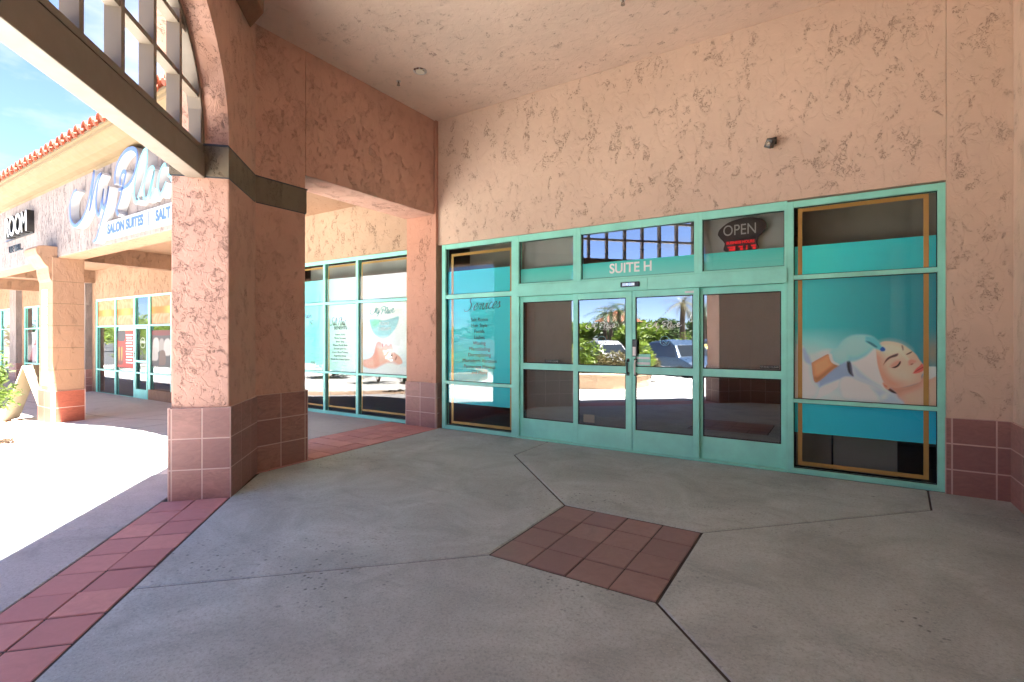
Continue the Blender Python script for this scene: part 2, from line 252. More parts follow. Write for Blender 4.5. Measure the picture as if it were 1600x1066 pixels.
M['steel'] = paint('brushed steel', (.55, .55, .55), .3, metal=.9)
M['leaf'] = leaf_mat('bright leaves', (.16, .27, .03), (.30, .38, .06))
M['leaf_sun'] = leaf_mat('sunlit leaves', (.06, .12, .015), (.13, .19, .03), .3)
M['sign_white'] = paint('toned down white acrylic', (.42, .42, .43), .4)  # white darkened so the brightly lit sign parts do not burn out
M['leaf_dark'] = leaf_mat('dark leaves', (.05, .10, .02), (.10, .16, .04), .25)
M['leaf_brown'] = leaf_mat('dry leaves', (.16, .13, .06), (.20, .20, .08), .25)
M['bark'] = tile_mat('bark', (.20, .14, .09), sc=12, rough=.9)
M['rubber'] = paint('rubber', (.02, .02, .02), .8)
M['car_glass'] = paint('car glass', (.02, .025, .03), .05, coat=1)
for k, c in dict(car_white=(.30, .30, .30), car_blue=(.03, .06, .11), car_silver=(.25, .28, .31), car_yellow=(.75, .58, .03), car_black=(.02, .02, .025), car_red=(.35, .03, .03)).items():
    M[k] = paint(k.replace('car_', '') + ' car paint', c, .3, metal=.1, coat=1, vary=.02)
m_, n_, l_, p_ = newmat('red led'); p_.inputs['Base Color'].default_value = (.3, 0, 0, 1); p_.inputs['Emission Color'].default_value = (1, .01, .02, 1); p_.inputs['Emission Strength'].default_value = .05
M['led'] = m_
m_, n_, l_, p_ = newmat('frosted lamp glass'); p_.inputs['Base Color'].default_value = (.75, .72, .6, 1); p_.inputs['Roughness'].default_value = .15
M['lamp_glass'] = m_

# ------------------------------------------------------------ mesh helpers
SQ = math.sqrt(2)
def DN(d, s, z=0):            # diagonal frame: d along (-1,1)/sqrt2, s = x+y
    return ((s - d * SQ) / 2, (s + d * SQ) / 2, z)
def MIR(p):                   # mirror across the porch diagonal through the inner corner
    return (1.41 + (p[1] - 6.5), 6.5 + (p[0] - 1.41), *p[2:])
def gz(x, y):
    t = min(max((-9.5 - x) / 5.5, 0), 1)
    return -.013 * (6.5 - max(y, -2)) - .26 * t * t * (3 - 2 * t)

def adopt(o, parent):
    if parent is not None:
        o.parent = parent
        if parent.type == 'EMPTY': o.matrix_parent_inverse = Matrix.Translation(-parent.location)
def thing(name, label, cat, loc=(0, 0, 0), group=None):
    o = bpy.data.objects.new(name, None); COL.objects.link(o); o.location = loc; o.empty_display_size = .2
    o['label'] = label; o['category'] = cat
    if group: o['group'] = group
    return o
def tag(o, label, cat, group=None):
    o['label'] = label; o['category'] = cat
    if group: o['group'] = group
    return o

class MB:
    def __init__(s): s.v = []; s.f = []
    def add(s, vs, fs):
        k = len(s.v); s.v += [tuple(x) for x in vs]; s.f += [tuple(i + k for i in f) for f in fs]; return s
    def box(s, x0, x1, y0, y1, z0, z1):
        return s.add([(x0, y0, z0), (x1, y0, z0), (x1, y1, z0), (x0, y1, z0), (x0, y0, z1), (x1, y0, z1), (x1, y1, z1), (x0, y1, z1)],
                     [(0, 3, 2, 1), (4, 5, 6, 7), (0, 1, 5, 4), (1, 2, 6, 5), (2, 3, 7, 6), (3, 0, 4, 7)])
    def obox(s, c, ax, ay, az, hx, hy, hz):       # oriented box
        c, ax, ay, az = map(Vector, (c, ax, ay, az)); P = []
        for sz in (-1, 1):
            for sx, sy in ((-1, -1), (1, -1), (1, 1), (-1, 1)): P.append(c + ax * hx * sx + ay * hy * sy + az * hz * sz)
        return s.add(P, [(0, 3, 2, 1), (4, 5, 6, 7), (0, 1, 5, 4), (1, 2, 6, 5), (2, 3, 7, 6), (3, 0, 4, 7)])
    def bbox(s, c, ax, ay, az, hx, hy, hz, b):    # box whose front (+ay) edges are chamfered
        c, ax, ay, az = map(Vector, (c, ax, ay, az)); P = []
        for sz, sx in ((-1, -1), (-1, 1), (1, 1), (1, -1)): P.append(c + ax * hx * sx + az * hz * sz - ay * hy)
        for sz, sx in ((-1, -1), (-1, 1), (1, 1), (1, -1)): P.append(c + ax * hx * sx + az * hz * sz + ay * (hy - b))
        for sz, sx in ((-1, -1), (-1, 1), (1, 1), (1, -1)): P.append(c + ax * (hx - b) * sx + az * (hz - b) * sz + ay * hy)
        F = [(3, 2, 1, 0), (8, 9, 10, 11)]
        for k in (0, 4):
            for i in range(4): F.append((k + i, k + (i + 1) % 4, k + 4 + (i + 1) % 4, k + 4 + i))
        return s.add(P, F)
    def prism(s, poly, z0, z1):                    # z0/z1 numbers or functions of (x, y)
        f0 = z0 if callable(z0) else (lambda x, y: z0); f1 = z1 if callable(z1) else (lambda x, y: z1)
        n = len(poly); P = [(p[0], p[1], f0(p[0], p[1])) for p in poly] + [(p[0], p[1], f1(p[0], p[1])) for p in poly]
        return s.add(P, [tuple(range(n))[::-1], tuple(range(n, 2 * n))] + [(i, (i + 1) % n, n + (i + 1) % n, n + i) for i in range(n)])
    def slab(s, poly, top, th=.03, b=.005, gp=.003):        # ground panel with a rounded edge
        n = len(poly); c = Vector((sum(p[0] for p in poly) / n, sum(p[1] for p in poly) / n))
        def inset(k):
            out = []
            for i in range(n):
                a, o, e = (Vector(poly[(i + j) % n][:2]) for j in (-1, 0, 1))
                d1 = (o - a).normalized(); d2 = (e - o).normalized(); n1 = Vector((-d1.y, d1.x)); n2 = Vector((-d2.y, d2.x))
                m = (n1 + n2); m = m / max(m.dot(n1), .2); out.append(o + m * k)
            return out
        area = sum(poly[i][0] * poly[(i + 1) % n][1] - poly[(i + 1) % n][0] * poly[i][1] for i in range(n))
        if area < 0: poly = poly[::-1]
        rings = [(inset(gp), -th), (inset(gp), -b), (inset(gp + b), 0)]
        P = [(p.x, p.y, top(p.x, p.y) + dz) for r, dz in rings for p in r]
        F = [tuple(range(2 * n, 3 * n))]
        for k in (0, n):
            F += [(k + i, k + (i + 1) % n, k + n + (i + 1) % n, k + n + i) for i in range(n)]
        return s.add(P, F)
    def tube(s, pts, rad, seg=8, cap=True):
        pts = [Vector(p) for p in pts]; rads = rad if isinstance(rad, (list, tuple)) else [rad] * len(pts); k = len(s.v); P = []
        for i, p in enumerate(pts):
            t = (pts[min(i + 1, len(pts) - 1)] - pts[max(i - 1, 0)]).normalized()
            u = t.orthogonal().normalized() if abs(t.z) < .9 else Vector((1, 0, 0)); u = (u - t * u.dot(t)).normalized(); w = t.cross(u)
            for j in range(seg):
                a = 2 * math.pi * j / seg; P.append(p + (u * math.cos(a) + w * math.sin(a)) * rads[i])
        F = [(i * seg + j, i * seg + (j + 1) % seg, (i + 1) * seg + (j + 1) % seg, (i + 1) * seg + j) for i in range(len(pts) - 1) for j in range(seg)]
        if cap: F += [tuple(range(seg))[::-1], tuple(range((len(pts) - 1) * seg, len(pts) * seg))]
        return s.add(P, F)
    def build(s, name, mat, parent=None, smooth=False, bevel=0, label=None):
        me = bpy.data.meshes.new(name); me.from_pydata(s.v, [], s.f); me.update()
        bm = bmesh.new(); bm.from_mesh(me); bmesh.ops.recalc_face_normals(bm, faces=bm.faces); bm.to_mesh(me); bm.free()
        me.materials.append(M[mat] if isinstance(mat, str) else mat)
        if smooth: me.polygons.foreach_set('use_smooth', [True] * len(me.polygons))
        o = bpy.data.objects.new(name, me); COL.objects.link(o); adopt(o, parent)
        if bevel:
            b = o.modifiers.new('bevel', 'BEVEL'); b.width = bevel; b.segments = 2; b.limit_method = 'ANGLE'; b.angle_limit = R(40)
        if label: o['label'] = label
        return o
def struct(o): o['kind'] = 'structure'; return o

def wall_tiles(mb, gb, a, b, z0, heights, widths, th=.025, gap=.011, start=0):
    """tiles on the vertical face from a to b (outward normal on the right of a->b)"""
    a, b = Vector((a[0], a[1], 0)), Vector((b[0], b[1], 0)); ax = (b - a); L = ax.length; ax.normalize(); n = Vector((ax.y, -ax.x, 0))
    x = start; z = z0
    for h in heights:
        x = start; i = 0
        while x < L - .005:
            w = widths[i % len(widths)] if i < len(widths) else widths[-1]
            w = min(w, L - x)
            if w > .012:
                c = a + ax * (x + w / 2) + n * th / 2 + Vector((0, 0, z + h / 2))
                mb.bbox(c, ax, n, (0, 0, 1), w / 2 - gap / 2, th / 2, h / 2 - gap / 2, .003)
            x += w; i += 1
        z += h
    c = a + ax * L / 2 + n * (th * .46) + Vector((0, 0, z0 + sum(heights) / 2))
    gb.obox(c, ax, n, (0, 0, 1), L / 2, th * .46, sum(heights) / 2 - .003)

def text_mesh(s, size, x, z, y, mat, name, parent=None, align='CENTER', ext=.001, sx=1.0, label=None, bold=0, facing='-Y'):
    cu = bpy.data.curves.new(name, 'FONT'); cu.body = s; cu.size = size; cu.align_x = align; cu.align_y = 'CENTER'; cu.extrude = ext; cu.offset = bold
    ob = bpy.data.objects.new(name, cu); COL.objects.link(ob)
    bpy.context.view_layer.update()
    me = bpy.data.meshes.new_from_object(ob.evaluated_get(bpy.context.evaluated_depsgraph_get()))
    bpy.data.objects.remove(ob)
    mt = Matrix.Translation((x, y, z)) @ Matrix.Rotation(R(90), 4, 'X') @ Matrix.Diagonal((sx, 1, 1, 1))
    me.transform(mt); me.materials.clear(); me.materials.append(M[mat])
    o = bpy.data.objects.new(name, me); COL.objects.link(o); adopt(o, parent)
    if label: o['label'] = label
    return o

def catmull(pts, k=5):
    P = [Vector(p) for p in pts]; out = []
    for i in range(len(P) - 1):
        a, b, c, d = P[max(i - 1, 0)], P[i], P[i + 1], P[min(i + 2, len(P) - 1)]
        for j in range(k):
            t = j / k; out.append(.5 * ((2 * b) + (c - a) * t + (2 * a - 5 * b + 4 * c - d) * t * t + (3 * b - a - 3 * c + d) * t ** 3))
    out.append(P[-1]); return out
def ribbon(mb, strokes, w, y0, y1, taper=.35, slant=.35):
    """calligraphic strokes in the x-z plane, extruded from y0 (front) to y1"""
    for st in strokes:
        P = catmull(st, 5); n = len(P); V = []
        for i, p in enumerate(P):
            t = (P[min(i + 1, n - 1)] - P[max(i - 1, 0)]); t = t.normalized() if t.length > 1e-6 else Vector((1, 0))
            nn = Vector((-t.y, t.x)); e = min(i, n - 1 - i) / max(n - 1, 1)
            pen = .55 + .45 * abs(nn.x * math.cos(slant) + nn.y * math.sin(slant))
            hw = w / 2 * pen * (taper + (1 - taper) * min(1, e * 5))
            for yy in (y0, y1):
                V += [(p.x + nn.x * hw, yy, p.y + nn.y * hw), (p.x - nn.x * hw, yy, p.y - nn.y * hw)]
        F = []
        for i in range(n - 1):
            a, b = 4 * i, 4 * i + 4
            F += [(a, a + 1, b + 1, b), (a + 3, a + 2, b + 2, b + 3), (a + 1, a + 3, b + 3, b + 1), (a + 2, a, b, b + 2)]
        F += [(0, 2, 3, 1), (4 * n - 4, 4 * n - 3, 4 * n - 1, 4 * n - 2)]
        mb.add(V, F)
GLY = {   # small brush-script alphabet, x-height 1
 'S': (1.3, [[(1.25, 1.75), (1.15, 2.05), (.8, 2.1), (.45, 1.75), (.5, 1.35), (.8, 1.0), (.8, .45), (.45, 0), (-.05, -.05), (-.3, .3)]]),
 'e': (.75, [[(.0, .35), (.4, .5), (.6, .8), (.45, 1), (.15, .7), (.1, .2), (.35, 0), (.75, .3)]]),
 'r': (.65, [[(0, .3), (.2, .9), (.3, .8), (.55, .85), (.4, .4), (.45, .05), (.65, .25)]]),
 'v': (.7, [[(0, .4), (.15, .95), (.2, .2), (.35, 0), (.6, .5), (.65, .9), (.75, .8)]]),
 'i': (.4, [[(0, .3), (.2, .95), (.1, .2), (.2, 0), (.45, .3)], [(.32, 1.3), (.36, 1.36)]]),
 'c': (.65, [[(.55, .8), (.35, 1), (.1, .6), (.1, .15), (.35, 0), (.65, .3)]]),
 's': (.65, [[(0, .3), (.3, .95), (.35, .6), (.45, .3), (.25, 0), (0, .1)], [(.4, .1), (.65, .3)]]),
 'a': (.8, [[(.55, .85), (.3, 1), (.05, .6), (.1, .1), (.3, .1), (.55, .85)], [(.55, .85), (.5, .15), (.6, 0), (.85, .3)]]),
 'l': (.45, [[(0, .3), (.35, 1.5), (.35, 2), (.2, 1.8), (.1, .3), (.2, 0), (.45, .3)]]),
 't': (.5, [[(.35, 1.7), (.15, .5), (.15, .1), (.3, 0), (.5, .3)], [(0, 1.15), (.55, 1.3)]]),
 'F': (1.2, [[(.7, 1.9), (.5, 1), (.25, .1), (0, -.1)], [(.1, 1.7), (.7, 2.05), (1.5, 1.95)], [(.3, 1), (.9, 1.1)]]),
 'o': (.7, [[(.35, 1), (.05, .6), (.1, .1), (.35, 0), (.55, .45), (.35, 1), (.7, .8)]]),
 'u': (.75, [[(0, .4), (.15, .95), (.1, .3), (.25, 0), (.5, .4), (.6, .95)], [(.6, .95), (.55, .2), (.7, .05), (.8, .3)]]),
 'm': (1.1, [[(0, .3), (.15, .95), (.1, 0)], [(.1, 0), (.35, .9), (.45, .7), (.4, 0)], [(.4, 0), (.65, .9), (.78, .7), (.75, .05), (.95, 0), (1.1, .3)]]),
 ' ': (.5, [])}
def script(mb, s, x, z, h, y0, y1, w=None, rise=0.0, slant=.28, sx=1):
    X = x
    for ch in s:
        adv, strokes = GLY[ch]
        ribbon(mb, [[(X + (px + slant * pz) * h * sx, z + pz * h + (X + px * h - x) * rise) for px, pz in st] for st in strokes], w or h * .16, y0, y1)
        X += adv * h * sx
    return X
def myplace_strokes(x, z, W):       # the shop's script wordmark fitted to width W, lower-left corner at x, z
    allp = [p for k in MYPLACE for st in MYPLACE[k] for p in st]
    x0 = min(p[0] for p in allp); z0 = min(p[1] for p in allp); k = W / (EXTRA_X - x0)
    return [[(x + (p[0] - x0) * k, z + (p[1] - z0) * k) for p in st] for kk in MYPLACE for st in MYPLACE[kk]]

def poster(name, x0, x1, z0, z1, y, nx, nz, paintf, parent, label=None, th=.002, gain=1.0):
    xs = np.linspace(x0, x1, nx); zs = np.linspace(z0, z1, nz); X, Z = np.meshgrid(xs, zs)
    C = np.clip(paintf(X, Z) * 1.15 * gain, 0, .9)
    V = np.stack([X.ravel(), np.full(X.size, y), Z.ravel()], 1)
    i = np.arange(nx - 1)[None, :] + nx * np.arange(nz - 1)[:, None]; i = i.ravel()
    F = np.stack([i, i + 1, i + nx + 1, i + nx], 1)
    me = bpy.data.meshes.new(name); me.from_pydata(V.tolist(), [], F.tolist())
    ca = me.color_attributes.new('print', 'FLOAT_COLOR', 'POINT')
    ca.data.foreach_set('color', np.concatenate([C.reshape(-1, 3), np.ones((X.size, 1))], 1).ravel().astype('f'))
    me.materials.append(M['print'])
    o = bpy.data.objects.new(name, me); COL.objects.link(o); adopt(o, parent)
    so = o.modifiers.new('thickness', 'SOLIDIFY'); so.thickness = th; so.offset = -1
    if label: o['label'] = label
    return o
def sdf(X, Z, poly, smooth=True):
    P = [tuple(p) for p in (catmull(list(poly) + [poly[0]], 4) if smooth else poly)]
    P = np.array(P); d = np.full(X.shape, 1e9); ins = np.zeros(X.shape, bool); n = len(P)
    for i in range(n):
        a = P[i]; b = P[(i + 1) % n]; e = b - a; L = e @ e
        if L < 1e-12: continue
        t = np.clip(((X - a[0]) * e[0] + (Z - a[1]) * e[1]) / L, 0, 1)
        d = np.minimum(d, np.hypot(X - a[0] - t * e[0], Z - a[1] - t * e[1]))
        c = (a[1] > Z) != (b[1] > Z)
        with np.errstate(divide='ignore', invalid='ignore'): xi = (b[0] - a[0]) * (Z - a[1]) / (b[1] - a[1] if b[1] != a[1] else 1e-9) + a[0]
        ins ^= c & (X < xi)
    return np.where(ins, -d, d)
def fill(C, X, Z, poly, col, soft=.006, alpha=1.0, shade=None):
    s = sdf(X, Z, poly); a = np.clip(.5 - s / (2 * soft), 0, 1) * alpha
    col = np.array(col, float)
    K = np.broadcast_to(col, C.shape) if shade is None else col * shade(X, Z, s)[..., None]
    return C * (1 - a[..., None]) + K * a[..., None]
def srgb(r, g, b): return tuple(((c / 255) / 12.92 if c / 255 < .04045 else ((c / 255 + .055) / 1.055) ** 2.4) for c in (r, g, b))
MYPLACE['e'] = [[[-8.62, 4.02], [-8.35, 4.12], [-8.2, 4.33], [-8.32, 4.42], [-8.5, 4.25], [-8.53, 4.0], [-8.35, 3.88], [-8.05, 4.0], [-7.9, 4.12]]]
EXTRA_X = -7.88
rnd = random.Random(7)

# ------------------------------------------------------------ ground and paving
def grid_sheet(name, xs, ys, zf, mat, keep=None):
    mb = MB(); nx = len(xs)
    V = [(x, y, zf(x, y)) for y in ys for x in xs]
    F = [(j * nx + i, j * nx + i + 1, (j + 1) * nx + i + 1, (j + 1) * nx + i) for j in range(len(ys) - 1) for i in range(nx - 1)
         if keep is None or keep((xs[i] + xs[i + 1]) / 2, (ys[j] + ys[j + 1]) / 2)]
    mb.add(V, F); return struct(mb.build(name, mat))
far = [-1200, -400, -150, -80, -50, -40, -32, -26, -22, -19, -17, -16, -15, -14, -13.2, -12.4, -11.6, -10.8, -10, -9.2, -8, -6, -3, 0, 3, 8, 20, 60, 200, 1200]
yfar = [-1200, -400, -150, -80, -40, -20, -12, -8, -6, -4, -2, -1, 0, 1, 2, 3, 4, 5, 6.5, 8, 12, 30, 200, 1200]
grid_sheet('ground', far, yfar, lambda x, y: gz(x, y) - .17, 'asphalt')
# pale concrete apron in the sun, down to the planter and the parking kerb
xs = list(np.linspace(-42, 3, 91)); ys = list(np.linspace(-9.5, 6.45, 60))
def outside(x, y): return x + y < -3.0 or x < -6.3 or (x < 2 and y < -1.2)
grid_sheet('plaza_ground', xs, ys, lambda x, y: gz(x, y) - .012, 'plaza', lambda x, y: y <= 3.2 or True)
def slabs(name, polys, mat, top=gz, **k):
    mb = MB()
    for p in polys: mb.slab(p, top, **k)
    return struct(mb.build(name, mat))
# joints of the porch slab (dark backing under every gap)
mb = MB(); mb.prism([(-6.9, 6.52), (1.5, 6.52), (2.6, 5), (2.6, -3.5), (-1.6, -3.5), DN(1.2, -3.32)[:2], DN(6.3, -3.32)[:2], (-6.9, 3.3)], lambda x, y: gz(x, y) - .05, lambda x, y: gz(x, y) - .009)
struct(mb.build('joint_bed_ground', 'joint'))
DIA = [(-2.14, 4.20), (-.90, 4.20), (-.90, 2.98), (-2.14, 2.98)]
s_in = -2.44
pA = DN(5.50, s_in)[:2]; pB = DN(1.5, s_in)[:2]
j4 = (-3.86, 1.42 - .0); j4 = ((s_in - 5.29) / 2, (s_in + 5.29) / 2)
j4 = ((s_in - 5.20) / 2, (s_in + 5.20) / 2)
P_left = [(-3.58, 6.47), (-3.58, 5.56), DIA[0], DIA[3], j4, pA, (-5.69, 3.3), (-5.69, 6.47)]
P_back = [(-3.58, 5.56), (-3.58, 6.47), (.81, 6.47), (.75, 5.79), DIA[1], DIA[0]]
P_right = [(.75, 5.79), DIA[1], DIA[2], (2.45, -.37), (2.45, 5.6), (1.42, 5.87)]
P_corner = [(.75, 5.79), (.81, 6.47), (1.44, 6.47), (1.44, 5.88)]
P_front = [DIA[3], DIA[2], (2.45, -.37), (2.45, -.6), (-1.75, -.6), pB, j4]
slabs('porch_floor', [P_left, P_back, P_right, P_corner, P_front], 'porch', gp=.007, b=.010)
# brown pavers of the square
def pavers(name, cells, mat, jit=.0035):
    mb = MB()
    for c in cells:
        dz = rnd.uniform(-jit, jit)
        mb.slab(c, lambda x, y, dz=dz: gz(x, y) + dz - .001, th=.04, b=.004)
    return struct(mb.build(name, mat))
cells = []
for i in range(4):
    for j in range(4):
        x0 = -2.135 + i * .3075; y0 = 2.985 + j * .302
        cells.append([(x0, y0), (x0 + .305, y0), (x0 + .305, y0 + .299), (x0, y0 + .299)])
pavers('square_paving', cells, 'paver_dark')
# red paver strip under the arch
def dstrip(f):
    out = []
    for r, (s0, s1) in enumerate(((-2.445, -2.865), (-2.872, -3.292))):
        d = 5.50
        while d > 1.4:
            d1 = d - .297
            q = [DN(d, s0), DN(d, s1), DN(d1 + .004, s1), DN(d1 + .004, s0)]
            out.append([f((p[0], p[1])) for p in q]); d -= .300
    return out
pavers('strip_paving', dstrip(lambda p: p), 'paver')
cl = []
def side_rows(f):
    out = []
    for r in range(4):
        x0 = -5.70 - .285 * (r + 1)
        y = 3.15
        while y < 6.3:
            q = [(x0, y), (x0 + .282, y), (x0 + .282, y + .297), (x0, y + .297)]
            if r > 1 or y > 2: out.append([f(p) for p in q])
            y += .3
    return out
pavers('side_paving', side_rows(lambda p: p), 'paver')
pavers('rear_paving', side_rows(MIR), 'paver')
# walkway in front of the shops and the strip outside the arch
slabs('strip_pavement', [[DN(a_, -3.30)[:2], DN(b_, -3.30)[:2], DN(b_, -4.9)[:2], DN(a_, -4.9)[:2]] for a_, b_ in ((6.6, 4.9), (4.9, 3.1), (3.1, 1.0))], 'walk_shade')
slabs('side_pavement', [[(-6.845, 3.0), (-6.845, 6.47), (-9.3, 6.47), (-9.3, 3.0)]], 'walk')
mb = MB()
xs = [-9.3 - i * .72 for i in range(46)]
for a, b in zip(xs[:-1], xs[1:]):
    mb.add([(a, 3.05, gz(a, 3.05)), (b, 3.05, gz(b, 3.05)), (b, 6.48, gz(b, 6.48)), (a, 6.48, gz(a, 6.48)), (a, 3.05, gz(a, 3) - .05), (b, 3.05, gz(b, 3) - .05)], [(0, 1, 2, 3), (0, 4, 5, 1)])
struct(mb.build('walkway', 'walk'))
mb = MB()      # saw cuts across the walk
for x in (-10.4, -12.6, -14.9, -17.4, -20, -22.6):
    mb.add([(x, 3.05, gz(x, 3.05) + .002), (x + .014, 3.05, gz(x, 3.05) + .002), (x + .014, 6.48, gz(x, 6.48) + .002), (x, 6.48, gz(x, 6.48) + .002)], [(0, 1, 2, 3)])
for a, b in zip(xs[:-1], xs[1:]):
    for y in (4.55,):
        mb.add([(a, y, gz(a, y) + .002), (b, y, gz(b, y) + .002), (b, y + .014, gz(b, y) + .002), (a, y + .014, gz(a, y) + .002)], [(0, 1, 2, 3)])
struct(mb.build('joint_cuts_pavement', 'joint'))

# ------------------------------------------------------------ entry porch
porch = thing('entry_porch', 'tall terracotta stucco corner porch on square pillars with an arched opening', 'porch', (-2.5, 2.5, 0))
TOPZ = 6.15
IN, OUT, TH = -2.46, -3.19, None
def pillar(f, k):
    # shaft: flush with the wall above it
    c = DN(5.53, IN)[:2]; e = DN(5.53, OUT)[:2]; back = DN(6.35, OUT)[:2]
    foot = [(-5.77, 3.97), (-5.77, -2.46 + 5.77), c, e, back, (-6.42, 3.6), (-6.42, 3.97)]
    F = [f(p) for p in foot]
    mb = MB(); mb.prism(F, -.1, TOPZ)
    sh = mb.build('corner_pillar', 'stucco_pillar', porch, bevel=.012)
    t, g = MB(), MB()
    seq = [(back, e, [.3]), (e, c, [.03, .27, .27, .03]), (c, foot[1], [.33, .33]), (foot[1], foot[0], [.33, .33]), (foot[0], foot[6], [.325, .325])]
    h = .305
    for a, b, w in seq:
        a_, b_ = f(a), f(b)
        if f is MIR: a_, b_ = b_, a_; w = w[::-1]
        av, bv = Vector(a_), Vector(b_)
        d = (bv - av).normalized()
        wall_tiles(t, g, av - d * .02, bv + d * .02, gz(*a_) - .01, [h, h, h], w)
    t.build('tile_base', 'tile', sh); g.build('tile_grout', 'grout', sh)
    # stone band with dark strips painting in the shadow gaps above and below
    b, dk = MB(), MB()
    for z0, z1, grow, m in ((3.15, 3.45, .004, b), (3.138, 3.15, -.0, dk), (3.45, 3.466, .012, dk)):
        cx_ = sum(p[0] for p in foot) / 7; cy_ = sum(p[1] for p in foot) / 7
        g2 = [((p[0] - cx_) * (1 + (grow + .006) / .45) + cx_, (p[1] - cy_) * (1 + (grow + .006) / .45) + cy_) for p in foot]
        m.prism([f(p) for p in g2], z0, z1)
    b.build('stone_band', 'band', sh); dk.build('band_shadow_strip', 'ink', sh)
    return sh
pillar(lambda p: (p[0], p[1]), 0)
pillar(MIR, 1)
# arched wall between the pillars
AC, AA, AB, AZ = 3.60, 1.93, 1.47, 3.452
d_far = (MIR(DN(5.53, IN)[:2])[1] - MIR(DN(5.53, IN)[:2])[0]) / SQ
def arch_pts(n=40, inset=0):
    out = []
    for i in range(n + 1):
        a = math.pi * i / n; c, s_ = math.cos(a), math.sin(a)
        out.append((AC + (AA - inset) * math.copysign(abs(c) ** .92, c), AZ + (AB - inset) * s_ ** .92 if s_ > 1e-6 else AZ))
    return out
ap = arch_pts()
mb = MB(); n = len(ap)
V = []
for s_ in (IN, OUT):
    V += [DN(d, s_, z) for d, z in ap] + [DN(d, s_, TOPZ) for d, z in ap]
F = []
for k in (0, 2 * n):
    F += [(k + i, k + i + 1, k + n + i + 1, k + n + i) for i in range(n - 1)]
F += [(i, i + 1, 2 * n + i + 1, 2 * n + i) for i in range(n - 1)] + [(n + i, n + i + 1, 3 * n + i + 1, 3 * n + i) for i in range(n - 1)]
mb.add(V, F); mb.build('arch_wall', 'stucco_pillar', porch)
# side walls over the walkway openings
for f in (lambda p: (p[0], p[1]), MIR):
    mb = MB(); mb.prism([f(p) for p in [(-5.77, 3.97), (-5.77, 6.42), (-6.42, 6.42), (-6.42, 3.97)]], 3.64, TOPZ)
    mb.build('side_wall', 'stucco_pillar', porch, bevel=.012)
# wall piers where the side walls meet the shopfront
for f, w in ((lambda p: (p[0], p[1]), 0), (MIR, 1)):
    mb = MB(); mb.prism([f(p) for p in [(-6.42, 6.43), (-5.735, 6.43), (-5.735, 6.62), (-6.42, 6.62)]], -.1, TOPZ)
    pr = mb.build('wall_pier', 'stucco_terra', porch)
    t, g = MB(), MB()
    a_, b_ = f((-6.43, 6.43)), f((-5.72, 6.43)); c_ = f((-5.735, 6.52))
    segs = [(a_, b_, [.01, .34, .345]), (f((-5.735, 6.43)), f((-5.735, 6.50)), [.1])]
    for a, b, ww in segs:
        if w: a, b = b, a
        wall_tiles(t, g, a, b, -.01, [.26, .26, .26], ww)
    t.build('tile_base', 'tile', pr); g.build('tile_grout', 'grout', pr)
# ceiling, roof slab, dropped soffit beam along the arch wall
mb = MB(); mb.prism([(-6.0, 6.6), (1.6, 6.6), (1.6, -.9), (-2.2, -.9), DN(1.5, -2.7)[:2], DN(6.1, -2.7)[:2], (-6.0, 3.2)], 5.25, 5.6)
mb.build('ceiling', 'ceiling', porch)
mb = MB(); q = [DN(6.22, IN + .002), DN(1.3, IN + .002), DN(1.3, IN + .32), DN(5.90, IN + .32)]; mb.prism([p[:2] for p in q], 5.07, 5.28)
mb.build('soffit_beam', 'stucco_smooth', porch, bevel=.01)
mb = MB(); mb.prism([(-6.42, 6.6), (1.9, 6.6), (1.9, -1.3), (-1.9, -1.35), DN(1.0, OUT)[:2], DN(6.3, OUT)[:2], (-6.42, 3.5)], 5.9, 6.16)
mb.build('roof', 'roof_tile', porch)
mb = MB(); mb.box(-1.35, 1.43, -5.3, -.72, 4.1, 4.25); mb.box(-1.75, -1.37, -5.6, -1.25, 3.25, 5.0); mb.build('arcade_ceiling', 'stucco_smooth', porch)
mb = MB(); mb.box(-1.75, 1.43, -5.6, -5.3, -.2, 5.3); mb.build('unseen_blocker_wall', 'stucco_terra', porch)  # unseen wall added behind the camera to darken the window reflections
# steel grille of the arch
gr = MB(); SG0, SG1 = -2.78, -2.93
def gbar(d0, d1, z0, z1, s0=SG0, s1=SG1, mb=None):
    P = [DN(d, s_, z) for s_ in (s0, s1) for d, z in ((d0, z0), (d1, z0), (d1, z1), (d0, z1))]
    mb.add(P, [(0, 1, 2, 3), (7, 6, 5, 4), (0, 4, 5, 1), (1, 5, 6, 2), (2, 6, 7, 3), (3, 7, 4, 0)])
def arch_z(d, inset=0): 
    u = min(1, abs(d - AC) / (AA - inset)); c = u ** (1 / .92); return AZ + (AB - inset) * max(0, 1 - c * c) ** .46
beam = MB(); gbar(1.66, 5.53, 3.13, 3.375, -2.76, -3.0, beam)
bm_o = beam.build('arch_beam', 'beam', porch, bevel=.006)
b2 = MB(); gbar(1.70, 5.53, 3.39, 3.44, -2.77, -2.97, b2); gbar(1.70, 5.53, 3.375, 3.39, -2.79, -2.95, b2); b2.build('beam_cap', 'beam', bm_o)
for k in range(8):
    d = 5.475 - .465 * k
    zt = arch_z(d, .0)
    if zt < 3.7 and k not in (0,): continue
    mb = MB(); w = .026 if k in (0,) else .024
    gbar(d - w, d + w, 3.44, zt - .005, mb=mb); mb.build('mullion', 'beam', porch)
for z in (3.905, 4.365, 4.80):
    # rail from arch side to arch side
    ds = [d for d in np.linspace(AC - AA, AC + AA, 400) if arch_z(d) > z + .03]
    if not ds: continue
    mb = MB(); gbar(min(ds) - .02, max(ds) + .02, z - .022, z + .022, s0=SG0 - .012, s1=SG1 + .012, mb=mb); mb.build('grille_rail', 'beam', porch)
mb = MB(); A1, A2 = arch_pts(60), arch_pts(60, .045); n = len(A1)
